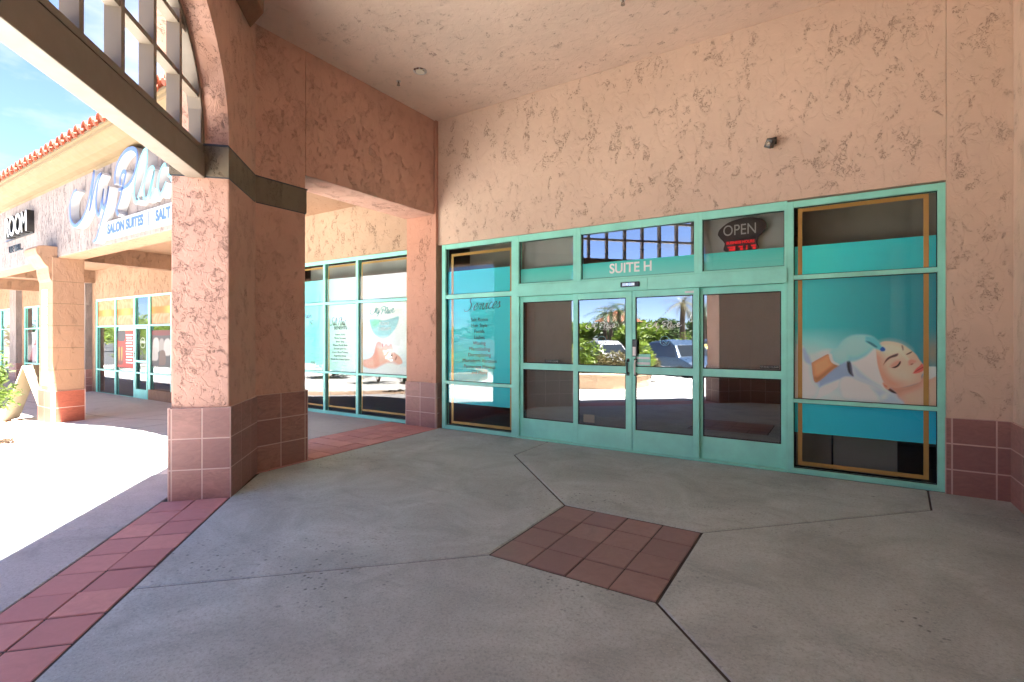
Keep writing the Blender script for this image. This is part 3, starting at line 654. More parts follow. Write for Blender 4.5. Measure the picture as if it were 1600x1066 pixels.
V = [DN(d, s_, z) for s_ in (SG0 + .01, SG1 - .01) for A in (A1, A2) for d, z in A]
F = []
for i in range(n - 1):
    F += [(i, i + 1, n + i + 1, n + i), (2 * n + i, 3 * n + i, 3 * n + i + 1, 2 * n + i + 1), (n + i, n + i + 1, 3 * n + i + 1, 3 * n + i)]
mb.add(V, F); mb.build('arch_frame', 'beam', porch)

# ------------------------------------------------------------ suite building behind the porch
suite = thing('suite_building', 'beige stucco building with mint green storefront under the porch', 'building', (-2.3, 7.5, 0))
mb = MB()
mb.prism([(-5.735, 6.485), (.95, 6.485), (.95, 6.75), (-5.735, 6.75)], 3.122, TOPZ)
mb.build('front_wall', 'stucco_wall', suite)
mb = MB()
mb.prism([(-10.6, 6.485), (-6.42, 6.485), (-6.42, 6.75), (-10.6, 6.75)], 3.118, 4.6)
mb.prism([(-15.4, 6.485), (-9.95, 6.485), (-9.95, 6.75), (-15.4, 6.75)], -.45, 3.118)
mb.prism([(-15.4, 6.485), (-10.6, 6.485), (-10.6, 6.75), (-15.4, 6.75)], 3.118, 4.6)
mb.build('front_wall', 'stucco_wall_dim', suite)
mb = MB(); mb.prism([(.952, 6.45), (1.44, 6.45), (1.44, 6.75), (.952, 6.75)], -.1, TOPZ)
pr = mb.build('wall_pier', 'stucco_wall', suite)
t, g = MB(), MB(); wall_tiles(t, g, (.94, 6.45), (1.43, 6.45), -.01, [.255, .255, .255], [.05, .325, .14])
mb = MB(); mb.prism([(1.435, -8), (1.435, 6.46), (1.8, 6.46), (1.8, -8)], -.2, TOPZ)
sw = mb.build('side_wall', 'stucco_wall', suite)
wall_tiles(t, g, (1.435, 6.46), (1.435, -8), -.01, [.255, .255, .255], [.03, .33, .33])
t.build('tile_base', 'tile', suite); g.build('tile_grout', 'grout', suite)
# interior shell
mb = MB()
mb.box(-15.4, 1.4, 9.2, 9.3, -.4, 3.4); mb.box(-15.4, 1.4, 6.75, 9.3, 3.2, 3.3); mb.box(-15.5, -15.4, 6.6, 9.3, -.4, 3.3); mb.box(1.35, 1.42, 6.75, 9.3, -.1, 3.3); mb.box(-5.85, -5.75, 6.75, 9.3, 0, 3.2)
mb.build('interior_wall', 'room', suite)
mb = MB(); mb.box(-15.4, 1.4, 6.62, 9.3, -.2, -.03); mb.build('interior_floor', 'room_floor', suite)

def bars(mb, xs, zs, y0=6.5, y1=6.6):
    for x0, x1, z0, z1 in xs: mb.box(x0, x1, y0, y1, z0, z1)
def window(x0, x1, z0, z1, fl, fr, ft, fb, rails, panes_glass='glass', name='window', parent=suite, y=6.5, label=None, sub=()):
    mb = MB()
    mb.box(x0, x0 + fl, y, y + .1, z0, z1); mb.box(x1 - fr, x1, y, y + .1, z0, z1)
    mb.box(x0 + fl, x1 - fr, y + .002, y + .098, z1 - ft, z1); mb.box(x0 + fl, x1 - fr, y + .002, y + .098, z0, z0 + fb)
    zz = [z0 + fb]
    for a, b in rails: mb.box(x0 + fl, x1 - fr, y + .004, y + .096, a, b); zz += [a, b]
    zz.append(z1 - ft)
    for a, b in sub: mb.box(a, b, y + .003, y + .097, z0 + fb, z1 - ft)
    w = mb.build(name, 'mint', parent, bevel=.003, label=label)
    gk = MB()
    cols = [x0 + fl] + [v for ab in sub for v in ab] + [x1 - fr]
    p = MB()
    for i in range(0, len(zz), 2):
        for j in range(0, len(cols), 2):
            X0, X1, Z0, Z1 = cols[j], cols[j + 1], zz[i], zz[i + 1]
            p.box(X0 + .002, X1 - .002, y + .05, y + .056, Z0 + .002, Z1 - .002)
            for q in ((X0, X0 + .008, Z0, Z1), (X1 - .008, X1, Z0, Z1), (X0 + .008, X1 - .008, Z0, Z0 + .008), (X0 + .008, X1 - .008, Z1 - .008, Z1)):
                gk.box(q[0] + .0005, q[1] - .0005, y + .04, y + .0495, q[2] + .0005, q[3] - .0005)
    p.build('pane', panes_glass, w); gk.build('gasket', 'sealant', w)
    return w
def rect(mb, x0, x1, z0, z1, y, th=.0015): mb.box(x0, x1, y, y + th, z0, z1)
def gold_border(w, x0, x1, z0, z1, t=.045, y=6.5575):
    mb = MB(); rect(mb, x0, x0 + t, z0, z1, y); rect(mb, x1 - t, x1, z0, z1, y); rect(mb, x0 + t, x1 - t, z1 - t, z1, y); rect(mb, x0 + t, x1 - t, z0, z0 + t, y)
    mb.build('gold_border', 'gold', w)
YF = 6.5625     # printed films sit just behind the glass
TEAL, TEAL_D, AQ = srgb(72, 190, 190), srgb(0, 130, 150), srgb(120, 215, 205)
def lerp(a, b, t): return np.array(a) * (1 - t[..., None]) + np.array(b) * t[..., None]
# -- left services window
wL = window(-5.665, -4.14, -.01, 3.12, .08, .105, .075, .065, [(.757, .808), (2.197, 2.267)], label='services window with turquoise film and gold border')
poster('turquoise_film', -5.585, -4.245, .432, 2.665, YF, 40, 60, lambda X, Z: lerp(srgb(30, 200, 215), srgb(50, 210, 220), (X + 5.6) / 1.4), wL)
gold_border(wL, -5.50, -4.262, .085, 2.962)
mb = MB(); script(mb, 'Services', -5.20, 1.985, .108, 6.556, 6.5575, w=.013, rise=.05, sx=1.12); mb.build('script_lettering', 'ink', wL)
items = ['Salt Room', 'Hair Style', 'Facials', 'Lashes', 'Waxing', 'Microblading', 'Dermaplaning', 'Microderm Abrasion', 'Permanent Makeup', 'and More']
for i, s_ in enumerate(items): text_mesh(s_, .083, -4.91, 1.835 - i * .0965, 6.5565, 'ink', 'list_lettering', wL, ext=.0006)
# -- right spa window
wR = window(-.45, .952, -.01, 3.105, .065, .06, .07, .06, [(.80, .842), (2.208, 2.258)], label='spa photo window with gold border', panes_glass='glass_clear')
mb = MB(); mb.box(-.385, .892, 6.497, 6.503, .0, .028); mb.build('sill', 'mint', wR)
def spa_paint(X, Z):
    u = np.clip((X + .385) / 1.27, 0, 1); v = np.clip((Z - .84) / 1.37, 0, 1)
    C = lerp(srgb(45, 196, 200), srgb(0, 132, 150), np.clip(u * 1.1, 0, 1) ** .9)
    C = C * (1.06 - .12 * v)[..., None]
    f = np.clip((.60 - v) / .22, 0, 1) * np.clip((.62 - u) / .45, 0, 1); C = C * (1 - .85 * f[..., None]) + np.array(srgb(178, 228, 226)) * .85 * f[..., None]
    f = np.exp(-((u - .985) ** 2) / .003 - ((v - .40) ** 2) / .012); C = C * (1 - .8 * f[..., None]) + np.array(srgb(150, 130, 105)) * .8 * f[..., None]
    P = SPA
    F = lambda k, c, soft=.008, al=1, sh=None: fill(C, X, Z, P[k], srgb(*c), soft, al, sh)
    C = F('bed', (190, 208, 232), .02, 1, lambda X, Z, s: 1 + .06 * np.sin(X * 22 + Z * 30))
    C = F('bedshade', (128, 156, 186), .025, .85)
    C = F('cloth_r', (222, 230, 244), .008)
    C = F('neck', (216, 172, 152), .012, 1, lambda X, Z, s: .86 + np.clip(-s * 2.2, 0, .2))
    C = F('neckshade', (184, 128, 108), .035, .75)
    C = F('fold1', (214, 224, 242), .015)
    C = F('pillow', (216, 224, 242), .008, 1, lambda X, Z, s: .74 + np.clip(-s * 4.5, 0, .28))
    C = F('pillowshade', (160, 182, 212), .03, .8)
    C = F('sleeve', (206, 222, 242), .008, 1, lambda X, Z, s: .82 + np.clip(-s * 3.5, 0, .2))
    C = F('sleeve2', (228, 236, 250), .03, .7); C = F('sleeveshade', (140, 168, 198), .018, .8)
    C = F('forearm', (206, 148, 106), .006, 1, lambda X, Z, s: .80 + np.clip(-s * 6, 0, .3))
    C = F('armshade', (150, 92, 58), .022, .7)
    C = F('hairgap', (44, 40, 48), .007)
    C = F('towel', (218, 228, 244), .006, 1, lambda X, Z, s: .84 + np.clip(-s * 3, 0, .2))
    C = F('towelshade', (150, 172, 204), .03, .7)
    C = F('hair2', (42, 32, 34), .006)
    C = F('face', (230, 182, 160), .005, 1, lambda X, Z, s: .88 + np.clip(-s * 1.8, 0, .18))
    C = F('faceside', (196, 134, 108), .045, .65); C = F('facetop', (206, 216, 192), .05, .7)
    C = F('cheek', (240, 196, 178), .05, .6)
    C = F('band', (240, 246, 252), .005, .9)
    C = F('ear', (226, 160, 136), .005); C = F('earin', (170, 96, 80), .006, .7)
    C = F('glove', (150, 214, 222), .012, .95, lambda X, Z, s: .86 + np.clip(-s * 3, 0, .2) + .015 * np.sin(X * 60 + Z * 80) * np.sin(X * 33))
    C = F('gloveshade', (120, 188, 204), .02, .6)
    C = F('cuff', (226, 240, 246), .006, .8)
    C = F('finger', (70, 184, 194), .010, .8); C = F('fingergap', (20, 104, 124), .006, .9)
    C = F('tip', (14, 92, 176), .005)
    C = F('lid', (196, 138, 118), .014, .75); C = F('brow', (66, 50, 44), .006, .95); C = F('lash', (28, 20, 22), .004)
    C = F('brow2', (70, 66, 60), .006, .85); C = F('lash2', (40, 38, 38), .004, .9)
    C = F('bridge', (248, 214, 196), .014, .55); C = F('nose', (198, 134, 116), .010, .75); C = F('nostril', (130, 66, 58), .004, .8)
    C = F('lips', (216, 100, 92), .005, 1, lambda X, Z, s: .85 + np.clip(-s * 14, 0, .3)); C = F('lipline', (140, 50, 50), .003, .8)
    return C
poster('spa_photo_print', -.385, .892, .842, 2.208, YF, 250, 262, spa_paint, wR, 'photo of a resting woman in a white towel headband touched by a gloved hand', gain=1.3)
grad = lambda X, Z: lerp(srgb(50, 215, 218), srgb(0, 165, 178), np.clip((X + .385) / 1.27, 0, 1))
poster('turquoise_film', -.385, .892, 2.258, 2.592, YF, 30, 10, grad, wR, gain=1.3)
poster('blue_film', -.385, .892, .456, .80, YF, 30, 10, lambda X, Z: lerp(srgb(30, 190, 215), srgb(0, 165, 200), np.clip((X + .385) / 1.27, 0, 1)), wR, gain=1.3)
gold_border(wR, -.345, .828, .085, 3.025, .043)
mb = MB(); mb.box(-.36, .95, 7.0, 7.02, 2.6, 3.15); mb.build('interior_panel', 'olive', wR)
mb = MB(); mb.box(-.385, -.02, 6.9, 6.93, 0, .62); mb.build('cabinet_panel', 'olive', wR); mb = MB(); mb.box(.0, .60, 6.9, 6.93, 0, .62); mb.build('cabinet_panel', 'olive', wR)
mb = MB(); mb.box(.25, .32, 6.89, 6.899, .40, .44); mb.build('cabinet_label', 'white_film', wR)
mb = MB(); mb.box(-5.45, -4.2, 7.0, 7.02, 2.55, 3.15); mb.build('interior_panel', 'olive', wL)
# -- transoms
mint_film = lambda X, Z: lerp(srgb(70, 215, 205), srgb(130, 225, 215), np.clip((2.6 - Z) / .23, 0, 1))
for i, (a, b, fl, fr) in enumerate(((-4.14, -3.13, .03, .05), (-3.13, -1.44, .07, .05), (-1.44, -.45, .05, .03))):
    w = window(a, b, 2.345, 3.12, fl, fr, .1, .03, [], name='transom_window', panes_glass='glass_top' if i == 1 else 'glass')
    zt = 2.60
    poster('mint_film', a + fl, b - fr, 2.375, zt, YF if i != 1 else 6.547, 12, 10, mint_film, w, gain=1 if i != 1 else .75)
    if i == 1: text_mesh('SUITE H', .185, -2.34, 2.495, 6.546, 'white_film', 'suite_lettering', w, ext=.0006, sx=.93, bold=.004)
    if i in (0, 2):
        mb = MB(); mb.box(a + fl - .02, b - fr + .02, 6.70, 6.703, 2.3, 3.1); mb.build('roller_shade', 'grey_shade', w)
# -- header with motion sensor
mb = MB(); mb.box(-4.14, -.45, 6.47, 6.6, 2.175, 2.345); hd = mb.build('door_header', 'mint', suite, bevel=.004)
mb = MB(); mb.box(-2.55, -2.08, 6.462, 6.4705, 2.185, 2.335); mb.build('cover_plate', 'mint', hd, bevel=.002)
mb = MB(); mb.box(-2.44, -2.18, 6.43, 6.4625, 2.225, 2.29); sn = mb.build('motion_sensor', 'black', hd, bevel=.006)
mb = MB(); mb.box(-2.41, -2.24, 6.426, 6.4305, 2.238, 2.276); mb.build('sensor_lens', 'steel', hd)
# -- sliding door leaves and sidelights
def leaf(name, x0, x1, px0, px1, y, zb=.02, label=None):
    mb = MB()
    mb.box(x0, px0, y, y + .045, zb, 2.172); mb.box(px1, x1, y, y + .045, zb, 2.172)
    for a, b in ((zb, .30), (1.058, 1.152), (2.088, 2.172)): mb.box(px0, px1, y + .0015, y + .0435, a, b)
    o = mb.build(name, 'mint', suite, bevel=.003, label=label)
    p, g = MB(), MB()
    for z0, z1 in ((.30, 1.058), (1.152, 2.088)):
        p.box(px0 + .002, px1 - .002, y + .02, y + .026, z0 + .002, z1 - .002)
        for q in ((px0, px0 + .012, z0, z1), (px1 - .012, px1, z0, z1), (px0 + .012, px1 - .012, z0, z0 + .012), (px0 + .012, px1 - .012, z1 - .012, z1)):
            g.box(q[0] + .0005, q[1] - .0005, y + .010, y + .0195, q[2] + .0005, q[3] - .0005)
    p.build('pane', 'glass_dark', o); g.build('gasket', 'sealant', o)
    return o
mb = MB(); mb.box(-4.14, -.45, 6.475, 6.62, -.005, .018); mb.build('threshold', 'mint', suite, bevel=.003)
for a_, b_ in ((-4.14, -4.105), (-.485, -.45)):
    mb = MB(); mb.box(a_, b_, 6.5, 6.6, .018, 2.175); mb.build('door_jamb', 'mint', suite, bevel=.003)
sL = leaf('sidelight', -4.105, -3.13, -4.055, -3.185, 6.54, label='left sidelight with grey shade')
sR = leaf('sidelight', -1.44, -.485, -1.39, -.515, 6.54, label='right sidelight beside the spa window')
dL = leaf('sliding_door', -3.175, -2.30, -3.10, -2.385, 6.49, label='left sliding door leaf')
dR = leaf('sliding_door', -2.292, -1.425, -2.25, -1.50, 6.49, label='right sliding door leaf')
mb = MB(); mb.box(-4.06, -3.17, 6.66, 6.663, .1, 2.15); mb.build('roller_shade', 'grey_shade', sL)
mb = MB(); mb.box(-1.40, -.50, 6.66, 6.663, 1.09, 2.15); mb.build('roller_shade', 'grey_shade', sR)
for w_, x0, x1, z0, z1 in ((sL, -3.68, -3.44, 1.166, 1.21), (sR, -.74, -.535, 1.175, 1.215)):
    mb = MB(); mb.box(x0, x1, 6.5585, 6.5595, z0, z1); st = mb.build('caution_sticker', 'black', w_)
    text_mesh('STAND CLEAR', (z1 - z0) * .75, (x0 + x1) / 2, (z0 + z1) / 2, 6.5578, 'grey_shade', 'sticker_lettering', w_, ext=.0004)
def decal(x, z, W, y, mat, parent, name='script_lettering', wd=.012, dp=.0006):
    mb = MB(); ribbon(mb, myplace_strokes(x, z, W), wd, y - dp, y, taper=.4); return mb.build(name, mat, parent)
for d_, x in ((dL, -2.98), (dR, -2.10)):
    decal(x, 1.63, .46, 6.509, 'white_film', d_)
    text_mesh('SALON SUITES', .022, x + .28, 1.655, 6.5087, 'white_film', 'small_lettering', d_, ext=.0004)
    ring = MB(); pts = [(x + .24 + .062 * math.cos(a), 1.50 + .062 * math.sin(a)) for a in np.linspace(0, 2 * math.pi, 25)]
    ribbon(ring, [pts], .006, 6.5084, 6.509, taper=1); 
    ribbon(ring, [[(x + .20, 1.49), (x + .225, 1.505), (x + .25, 1.485), (x + .28, 1.50)], [(x + .215, 1.47), (x + .24, 1.455), (x + .27, 1.468)]], .008, 6.5084, 6.509)
    ring.build('round_logo', 'aqua_ink', d_)
mb = MB(); mb.box(-2.243, -2.05, 6.5085, 6.5095, 1.165, 1.325); s_ = mb.build('hours_sticker', 'mint', dR)
mb = MB(); mb.box(-2.23, -2.063, 6.5076, 6.5084, 1.235, 1.237); mb.box(-2.235, -2.058, 6.5076, 6.5084, 1.183, 1.215); mb.box(-2.235, -2.058, 6.5076, 6.5084, 1.255, 1.285); mb.build('sticker_print', 'white_film', s_)
mb = MB(); mb.box(-1.60, -1.49, 6.4885, 6.4895, 2.11, 2.135); mb.build('small_label', 'white_film', dR)
mb = MB(); mb.box(-3.02, -2.85, 6.5085, 6.5095, .34, .45); mb.build('notice_sticker', 'olive', dL)
# pull handles and card reader
def pull(x, mat, parent):
    mb = MB(); mb.tube([(x, 6.49, 1.235), (x, 6.455, 1.23), (x, 6.448, 1.20), (x, 6.448, 1.09), (x, 6.455, 1.06), (x, 6.49, 1.055)], .013, 10)
    h_ = mb.build('handle', mat, parent, smooth=True)
    for z_ in (1.215, 1.03):
        mb = MB(); mb.box(x - .022, x + .022, 6.481, 6.4895, z_, z_ + .045); mb.build('handle_plate', 'black', h_, bevel=.006)
pull(-2.352, 'black', dL); pull(-2.245, 'white', dR)
mb = MB(); mb.box(-2.285, -2.215, 6.465, 6.4895, 1.29, 1.52); rd = mb.build('lock_box', 'black', dR, bevel=.006)
mb = MB(); mb.box(-2.280, -2.235, 6.461, 6.4645, 1.30, 1.42); mb.build('key_pad', 'white', rd, bevel=.003)

# -- shopfront beyond the opening
wC = window(-9.95, -6.42, -.02, 3.115, .07, .06, .07, .07, [(.81, .85), (2.21, 2.262)], sub=((-8.865, -8.805), (-7.865, -7.80)), label='three bay window with white and aqua film', panes_glass='glass')
def c_film(X, Z):
    t = np.clip((X + 9.2) / 1.6, 0, 1); return lerp(srgb(110, 215, 205), srgb(226, 230, 232), t ** .8)
poster('pale_film', -9.88, -6.48, 2.262, 2.73, YF, 60, 8, c_film, wC)
def float_paint(X, Z):
    C = c_film(X, Z); P = FLOATP
    v = (Z - .85) / 1.36
    f = np.clip((.42 - v) / .35, 0, 1) * np.clip((X + 8.5) / .6, 0, 1); C = C * (1 - .5 * f[..., None]) + np.array(srgb(200, 226, 232)) * .5 * f[..., None]
    rip = .5 + .5 * np.sin(Z * 90 + 3 * np.sin(X * 7)); C = C * (1 - (.10 * rip * f)[..., None])
    C = fill(C, X, Z, P['bowl'], srgb(150, 208, 216), .012, .9, lambda X, Z, s: .75 + .6 * np.clip((1.95 - Z) / .5, 0, 1) * .6)
    C = fill(C, X, Z, P['bowl_g'], srgb(120, 205, 165), .05, .9)
    C = fill(C, X, Z, P['face'], srgb(236, 168, 152), .012, 1, lambda X, Z, s: .85 + np.clip(-s * 2.2, 0, .22))
    C = fill(C, X, Z, P['jaw'], srgb(220, 138, 120), .03, .6)
    C = fill(C, X, Z, P['mouth'], srgb(150, 70, 70), .008, .9)
    C = fill(C, X, Z, P['eye'], srgb(110, 60, 60), .008, .9); C = fill(C, X, Z, P['eye2'], srgb(130, 70, 66), .008, .8)
    C = fill(C, X, Z, P['hand'], srgb(190, 130, 120), .03, .7)
    C = fill(C, X, Z, P['foam'], srgb(240, 236, 238), .04, .85, lambda X, Z, s: 1 - .05 * np.sin(X * 50) * np.sin(Z * 60))
    return C
poster('float_print', -7.80, -6.48, .85, 2.21, YF, 150, 150, float_paint, wC, 'printed photo of a floating woman under a bowl shaped logo')
poster('pale_film', -9.88, -7.80, .85, 2.21, YF, 60, 30, c_film, wC)
decal(-7.52, 1.93, .68, 6.5575, 'aqua_ink', wC, wd=.02)
text_mesh('FLOAT', .085, -7.13, 1.80, 6.557, 'white_film', 'logo_lettering', wC); text_mesh('THERAPY', .085, -7.13, 1.70, 6.557, 'white_film', 'logo_lettering', wC)
mb = MB(); script(mb, 'Salt Float', -8.70, 1.79, .075, 6.556, 6.5575, w=.012, sx=.85); script(mb, 'Suites', -9.6, 1.95, .075, 6.556, 6.5575, w=.012, sx=.85); mb.build('script_lettering', 'ink', wC)
text_mesh('BENEFITS', .105, -8.39, 1.735, 6.557, 'ink', 'film_lettering', wC, sx=.9)
for i, s_ in enumerate(['Relieves Stress', 'Muscle Recovery', 'Better Sleep', 'Relaxes Mind & Body', 'Reduces Joint Pain', 'Lowers Blood Pressure', 'Magnesium Intake', 'Boosts the Immune System']):
    text_mesh(s_, .052, -8.40, 1.60 - i * .071, 6.557, 'ink', 'film_lettering', wC, ext=.0004)
text_mesh('NT', .14, -9.24, 1.855, 6.557, 'ink', 'film_lettering', wC, align='RIGHT', sx=.8)
text_mesh('035', .12, -9.20, .99, 6.557, 'ink', 'film_lettering', wC, align='RIGHT', sx=.8)
gold_border(wC, -8.77, -7.90, .12, 3.0, .035); gold_border(wC, -7.765, -6.52, .12, 3.0, .035); gold_border(wC, -9.84, -8.90, .12, 3.0, .035)
mb = MB(); mb.box(-9.9, -6.45, 6.95, 6.955, 2.6, 3.1); mb.build('roller_shade', 'grey_shade', wC)
# ceiling of the walkway beside the porch
mb = MB(); mb.box(-11.2, -6.40, 3.9, 6.5, 4.095, 4.25); mb.build('walkway_ceiling', 'stucco_smooth', suite)
mb = MB(); mb.box(-15.4, 1.9, 6.75, 14, 4.6, 4.75); mb.build('roof', 'grout', suite)
# ------------------------------------------------------------ shop building to the left
shops = thing('shop_building', 'long pale stucco shop row with clay tile roof and arcade', 'building', (-20, 6, 0))
XE = -42
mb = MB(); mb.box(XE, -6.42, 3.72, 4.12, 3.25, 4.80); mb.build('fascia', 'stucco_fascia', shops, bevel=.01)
mb = MB(); mb.box(XE, -11.2, 4.12, 6.5, 3.755, 3.9); mb.box(-11.3, -11.2, 4.12, 6.5, 3.7, 4.2); mb.box(XE, -6.42, 3.73, 4.11, 3.235, 3.2495)
mb.build('arcade_ceiling', 'stucco_smooth', shops)
for x in (-15.2, -20.9, -26.5):
    mb = MB(); mb.box(x - .15, x + .15, 4.12, 6.5, 3.35, 3.755); mb.build('cross_beam', 'stucco_peach', shops)
# cornice: coved profile extruded along the fascia
prof = [(3.72, 4.72), (3.69, 4.76), (3.66, 4.765), (3.58, 4.78), (3.46, 4.82), (3.37, 4.87), (3.30, 4.94), (3.27, 4.945), (3.26, 4.99), (3.22, 4.995), (3.22, 5.04), (3.9, 5.04), (3.9, 4.72)]
mb = MB(); n = len(prof); V = [(x, y, z) for x in (XE, -6.42) for y, z in prof]
mb.add(V, [tuple(range(n)), tuple(range(n, 2 * n))[::-1]] + [(i, (i + 1) % n, n + (i + 1) % n, n + i) for i in range(n)]); mb.build('cornice', 'cove', shops)
# roof slab and barrel tiles
mb = MB(); mb.add([(XE, 3.25, 5.045), (-6.42, 3.25, 5.045), (-6.42, 9.5, 7.0), (XE, 9.5, 7.0), (XE, 3.25, 5.0), (-6.42, 3.25, 5.0), (-6.42, 9.5, 5.0), (XE, 9.5, 5.0)], [(0, 1, 2, 3), (0, 4, 5, 1), (1, 5, 6, 2), (3, 7, 4, 0), (2, 6, 7, 3), (4, 7, 6, 5)])
rf = mb.build('roof', 'roof_tile', shops)
mb = MB(); slope = (7.0 - 5.045) / 6.25
def barrel(x, y0, y1, z0, r0, r1, th=.018):
    seg = 8; V = []
    for yy, rr, zz in ((y0, r0, z0), (y1, r1, z0 + (y1 - y0) * slope)):
        for R_ in (rr, rr - th):
            for j in range(seg + 1):
                a = math.pi * j / seg; V.append((x + R_ * math.cos(a), yy, zz + R_ * 1.05 * math.sin(a)))
    k = seg + 1; F = []
    for j in range(seg): F += [(j, j + 1, 2 * k + j + 1, 2 * k + j), (k + j, 3 * k + j, 3 * k + j + 1, k + j + 1), (j, k + j, k + j + 1, j + 1)]
    mb.add(V, F)
x = -7.0
while x > -36:
    for c in range(4):
        jx = rnd.uniform(-.012, .012); y0 = 3.16 + c * .37 + rnd.uniform(-.015, .015)
        barrel(x + jx, y0, y0 + .43, 5.075 + (y0 - 3.25) * slope + .03, .098, .080)
    barrel(x, 3.20, 3.50, 5.045, .105, .10)          # booster row
    mb.tube([(x + .15, 3.17, 5.05), (x + .15, 3.45, 5.05 + .28 * slope)], .052, 7)
    x -= .305
mb.build('roof_tiles', 'roof_tile', shops)
# arcade column with corbel
def column(x1):
    x0 = x1 - .85
    mb = MB(); mb.box(x0, x1, 3.63, 4.16, -.4, 3.24); c = mb.build('arcade_column', 'stucco_smooth', shops, bevel=.008)
    t, g = MB(), MB()
    for a, b, w in (((x0 - .01, 3.63), (x1 + .01, 3.63), [.03, .4, .4]), ((x1, 3.63), (x1, 4.17), [.03, .5, .03])): wall_tiles(t, g, a, b, -.32, [.37, .36], w)
    t.build('tile_base', 'tile_red', c); g.build('tile_grout', 'grout', c)
    # scrolled corbel in front of the shaft: profile in y-z
    pr = [(3.63, 2.72), (3.60, 2.78), (3.58, 2.90), (3.57, 3.02), (3.52, 3.07), (3.49, 3.12), (3.44, 3.22), (3.40, 3.27), (3.38, 3.34), (3.38, 3.40), (3.42, 3.45), (3.50, 3.47), (3.72, 3.47), (3.72, 3.24), (3.64, 3.24)]
    k = len(pr); cb = MB(); cb.add([(xx, y, z) for xx in (x0 + .04, x1 - .04) for y, z in pr], [tuple(range(k)), tuple(range(k, 2 * k))[::-1]] + [(i, (i + 1) % k, k + (i + 1) % k, k + i) for i in range(k)])
    cb.build('corbel', 'stucco_smooth', c, bevel=.006)
    # thin joints of the stone-like coursing and the pale tile inlay
    j = MB()
    for z in (.85, 1.32, 1.79, 2.26, 2.73):
        j.box(x1 + .0005, x1 + .002, 3.64, 4.15, z, z + .008); j.box(x0, x1, 3.6265, 3.6295, z, z + .008)
    j.build('course_joint', 'cove', c)
    j = MB(); z = .50
    while z < 2.4:
        for dx in (0, .17): j.bbox((x0 + .30 + dx, 3.622, z + .09), (1, 0, 0), (0, -1, 0), (0, 0, 1), .075, .008, .082, .006)
        z += .19
    j.build('tile_inlay', 'white', c)
    return c
column(-13.9)
# rear wall of the arcade with its shopfronts
mb = MB()
def shopwall(a, b, z0, z1): mb.prism([(a, 6.485), (b, 6.485), (b, 6.75), (a, 6.75)], z0, z1)
shopwall(XE, -15.4, 2.79, 5.0); shopwall(-21.6, -20.745, -.5, 2.79); shopwall(-25.3, -21.6, -.5, 2.79); shopwall(-29.3, -28.28, -.5, 2.79); shopwall(XE, -34, -.5, 2.79); shopwall(-16.83, -15.4, -.5, .03)
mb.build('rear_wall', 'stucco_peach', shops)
for x0, x1 in ((-22.2, -21.0), (-29.35, -28.5)):
    mb = MB(); mb.box(x0, x1, 6.30, 6.485, -.5, 3.75); pp = mb.build('wall_pier', 'stucco_fascia', shops)
    t, g = MB(), MB(); wall_tiles(t, g, (x0, 6.30), (x1, 6.30), -.33, [.27, .27, .27], [.4, .4]); wall_tiles(t, g, (x1, 6.30), (x1, 6.48), -.33, [.27, .27, .27], [.4])
    t.build('tile_base', 'tile', pp); g.build('tile_grout', 'grout', pp)
mb = MB(); mb.box(-21.62, -21.16, 6.285, 6.2985, 3.28, 3.70)
for k in range(7): mb.box(-21.60, -21.18, 6.27, 6.286, 3.30 + k * .056, 3.32 + k * .056)
mb.build('wall_vent', 'beam', shops)
mb = MB(); mb.box(XE, -15.4, 9.2, 9.3, -.6, 3.9); mb.box(XE, -15.4, 6.75, 9.3, 2.95, 3.0); mb.box(XE, -15.4, 6.75, 9.3, -.5, -.36); mb.box(-15.6, -15.5, 6.75, 9.3, -.5, 3)
mb.build('interior_wall', 'room', shops)
w1 = window(-20.74, -15.45, -.31, 2.79, .06, .05, .06, .05, [(.46, .51), (1.87, 1.92)], parent=shops, sub=((-19.25, -19.17), (-17.87, -17.76), (-16.88, -16.76)), label='shop window with orange transoms and posters')
marble = lambda X, Z: lerp(srgb(232, 160, 105), srgb(250, 200, 150), .5 + .5 * np.sin(X * 14 + 5 * np.sin(Z * 7) + 3 * np.sin(X * 5)) * np.cos(Z * 11 + 2 * np.sin(X * 9)))
def band_paint(X, Z):
    C = marble(X, Z); b = np.clip(1 - np.abs(Z - 2.33) / .12, 0, 1); b = np.clip(b * 3, 0, 1)
    C = C * (1 - b[..., None]) + np.array(srgb(236, 140, 30)) * b[..., None]
    c = np.exp(-((np.mod(X + 20.68, 1.45) - .72) ** 2) / .10) * np.clip(b, 0, 1)
    return C * (1 - c[..., None]) + np.array(srgb(255, 225, 110)) * c[..., None]
for a, b in ((-20.68, -19.25), (-19.17, -17.87), (-16.76, -15.5)):
    poster('orange_film', a, b, 1.92, 2.73, 6.5475, 50, 40, band_paint, w1, gain=.4)
def red_paint(X, Z):
    C = np.zeros(X.shape + (3,)) + srgb(225, 70, 52)
    C = fill(C, X, Z, [(-19.24, 1.74), (-18.58, 1.74), (-18.60, 1.47), (-18.75, 1.42), (-19.0, 1.42), (-19.12, 1.47)], srgb(90, 80, 82), .01)
    C = fill(C, X, Z, [(-19.12, 1.25), (-18.74, 1.25), (-18.72, .85), (-18.78, .70), (-19.08, .70), (-19.14, .85)], srgb(150, 70, 60), .02)
    for xx in (-19.03, -18.83): C = fill(C, X, Z, [(xx - .05, 1.22), (xx + .05, 1.22), (xx + .03, .85), (xx - .03, .85)], srgb(235, 180, 80), .01)
    return C
poster('red_poster', -19.14, -17.9, .60, 1.74, 6.5475, 80, 80, red_paint, w1, gain=.45)
mb = MB(); 
for k in range(11): rect(mb, -18.52 + .02 * (k % 3), -18.02 - .05 * (k % 2), 1.60 - k * .085, 1.635 - k * .085, 6.545, .0005)
mb.build('poster_lettering', 'white_film', w1)
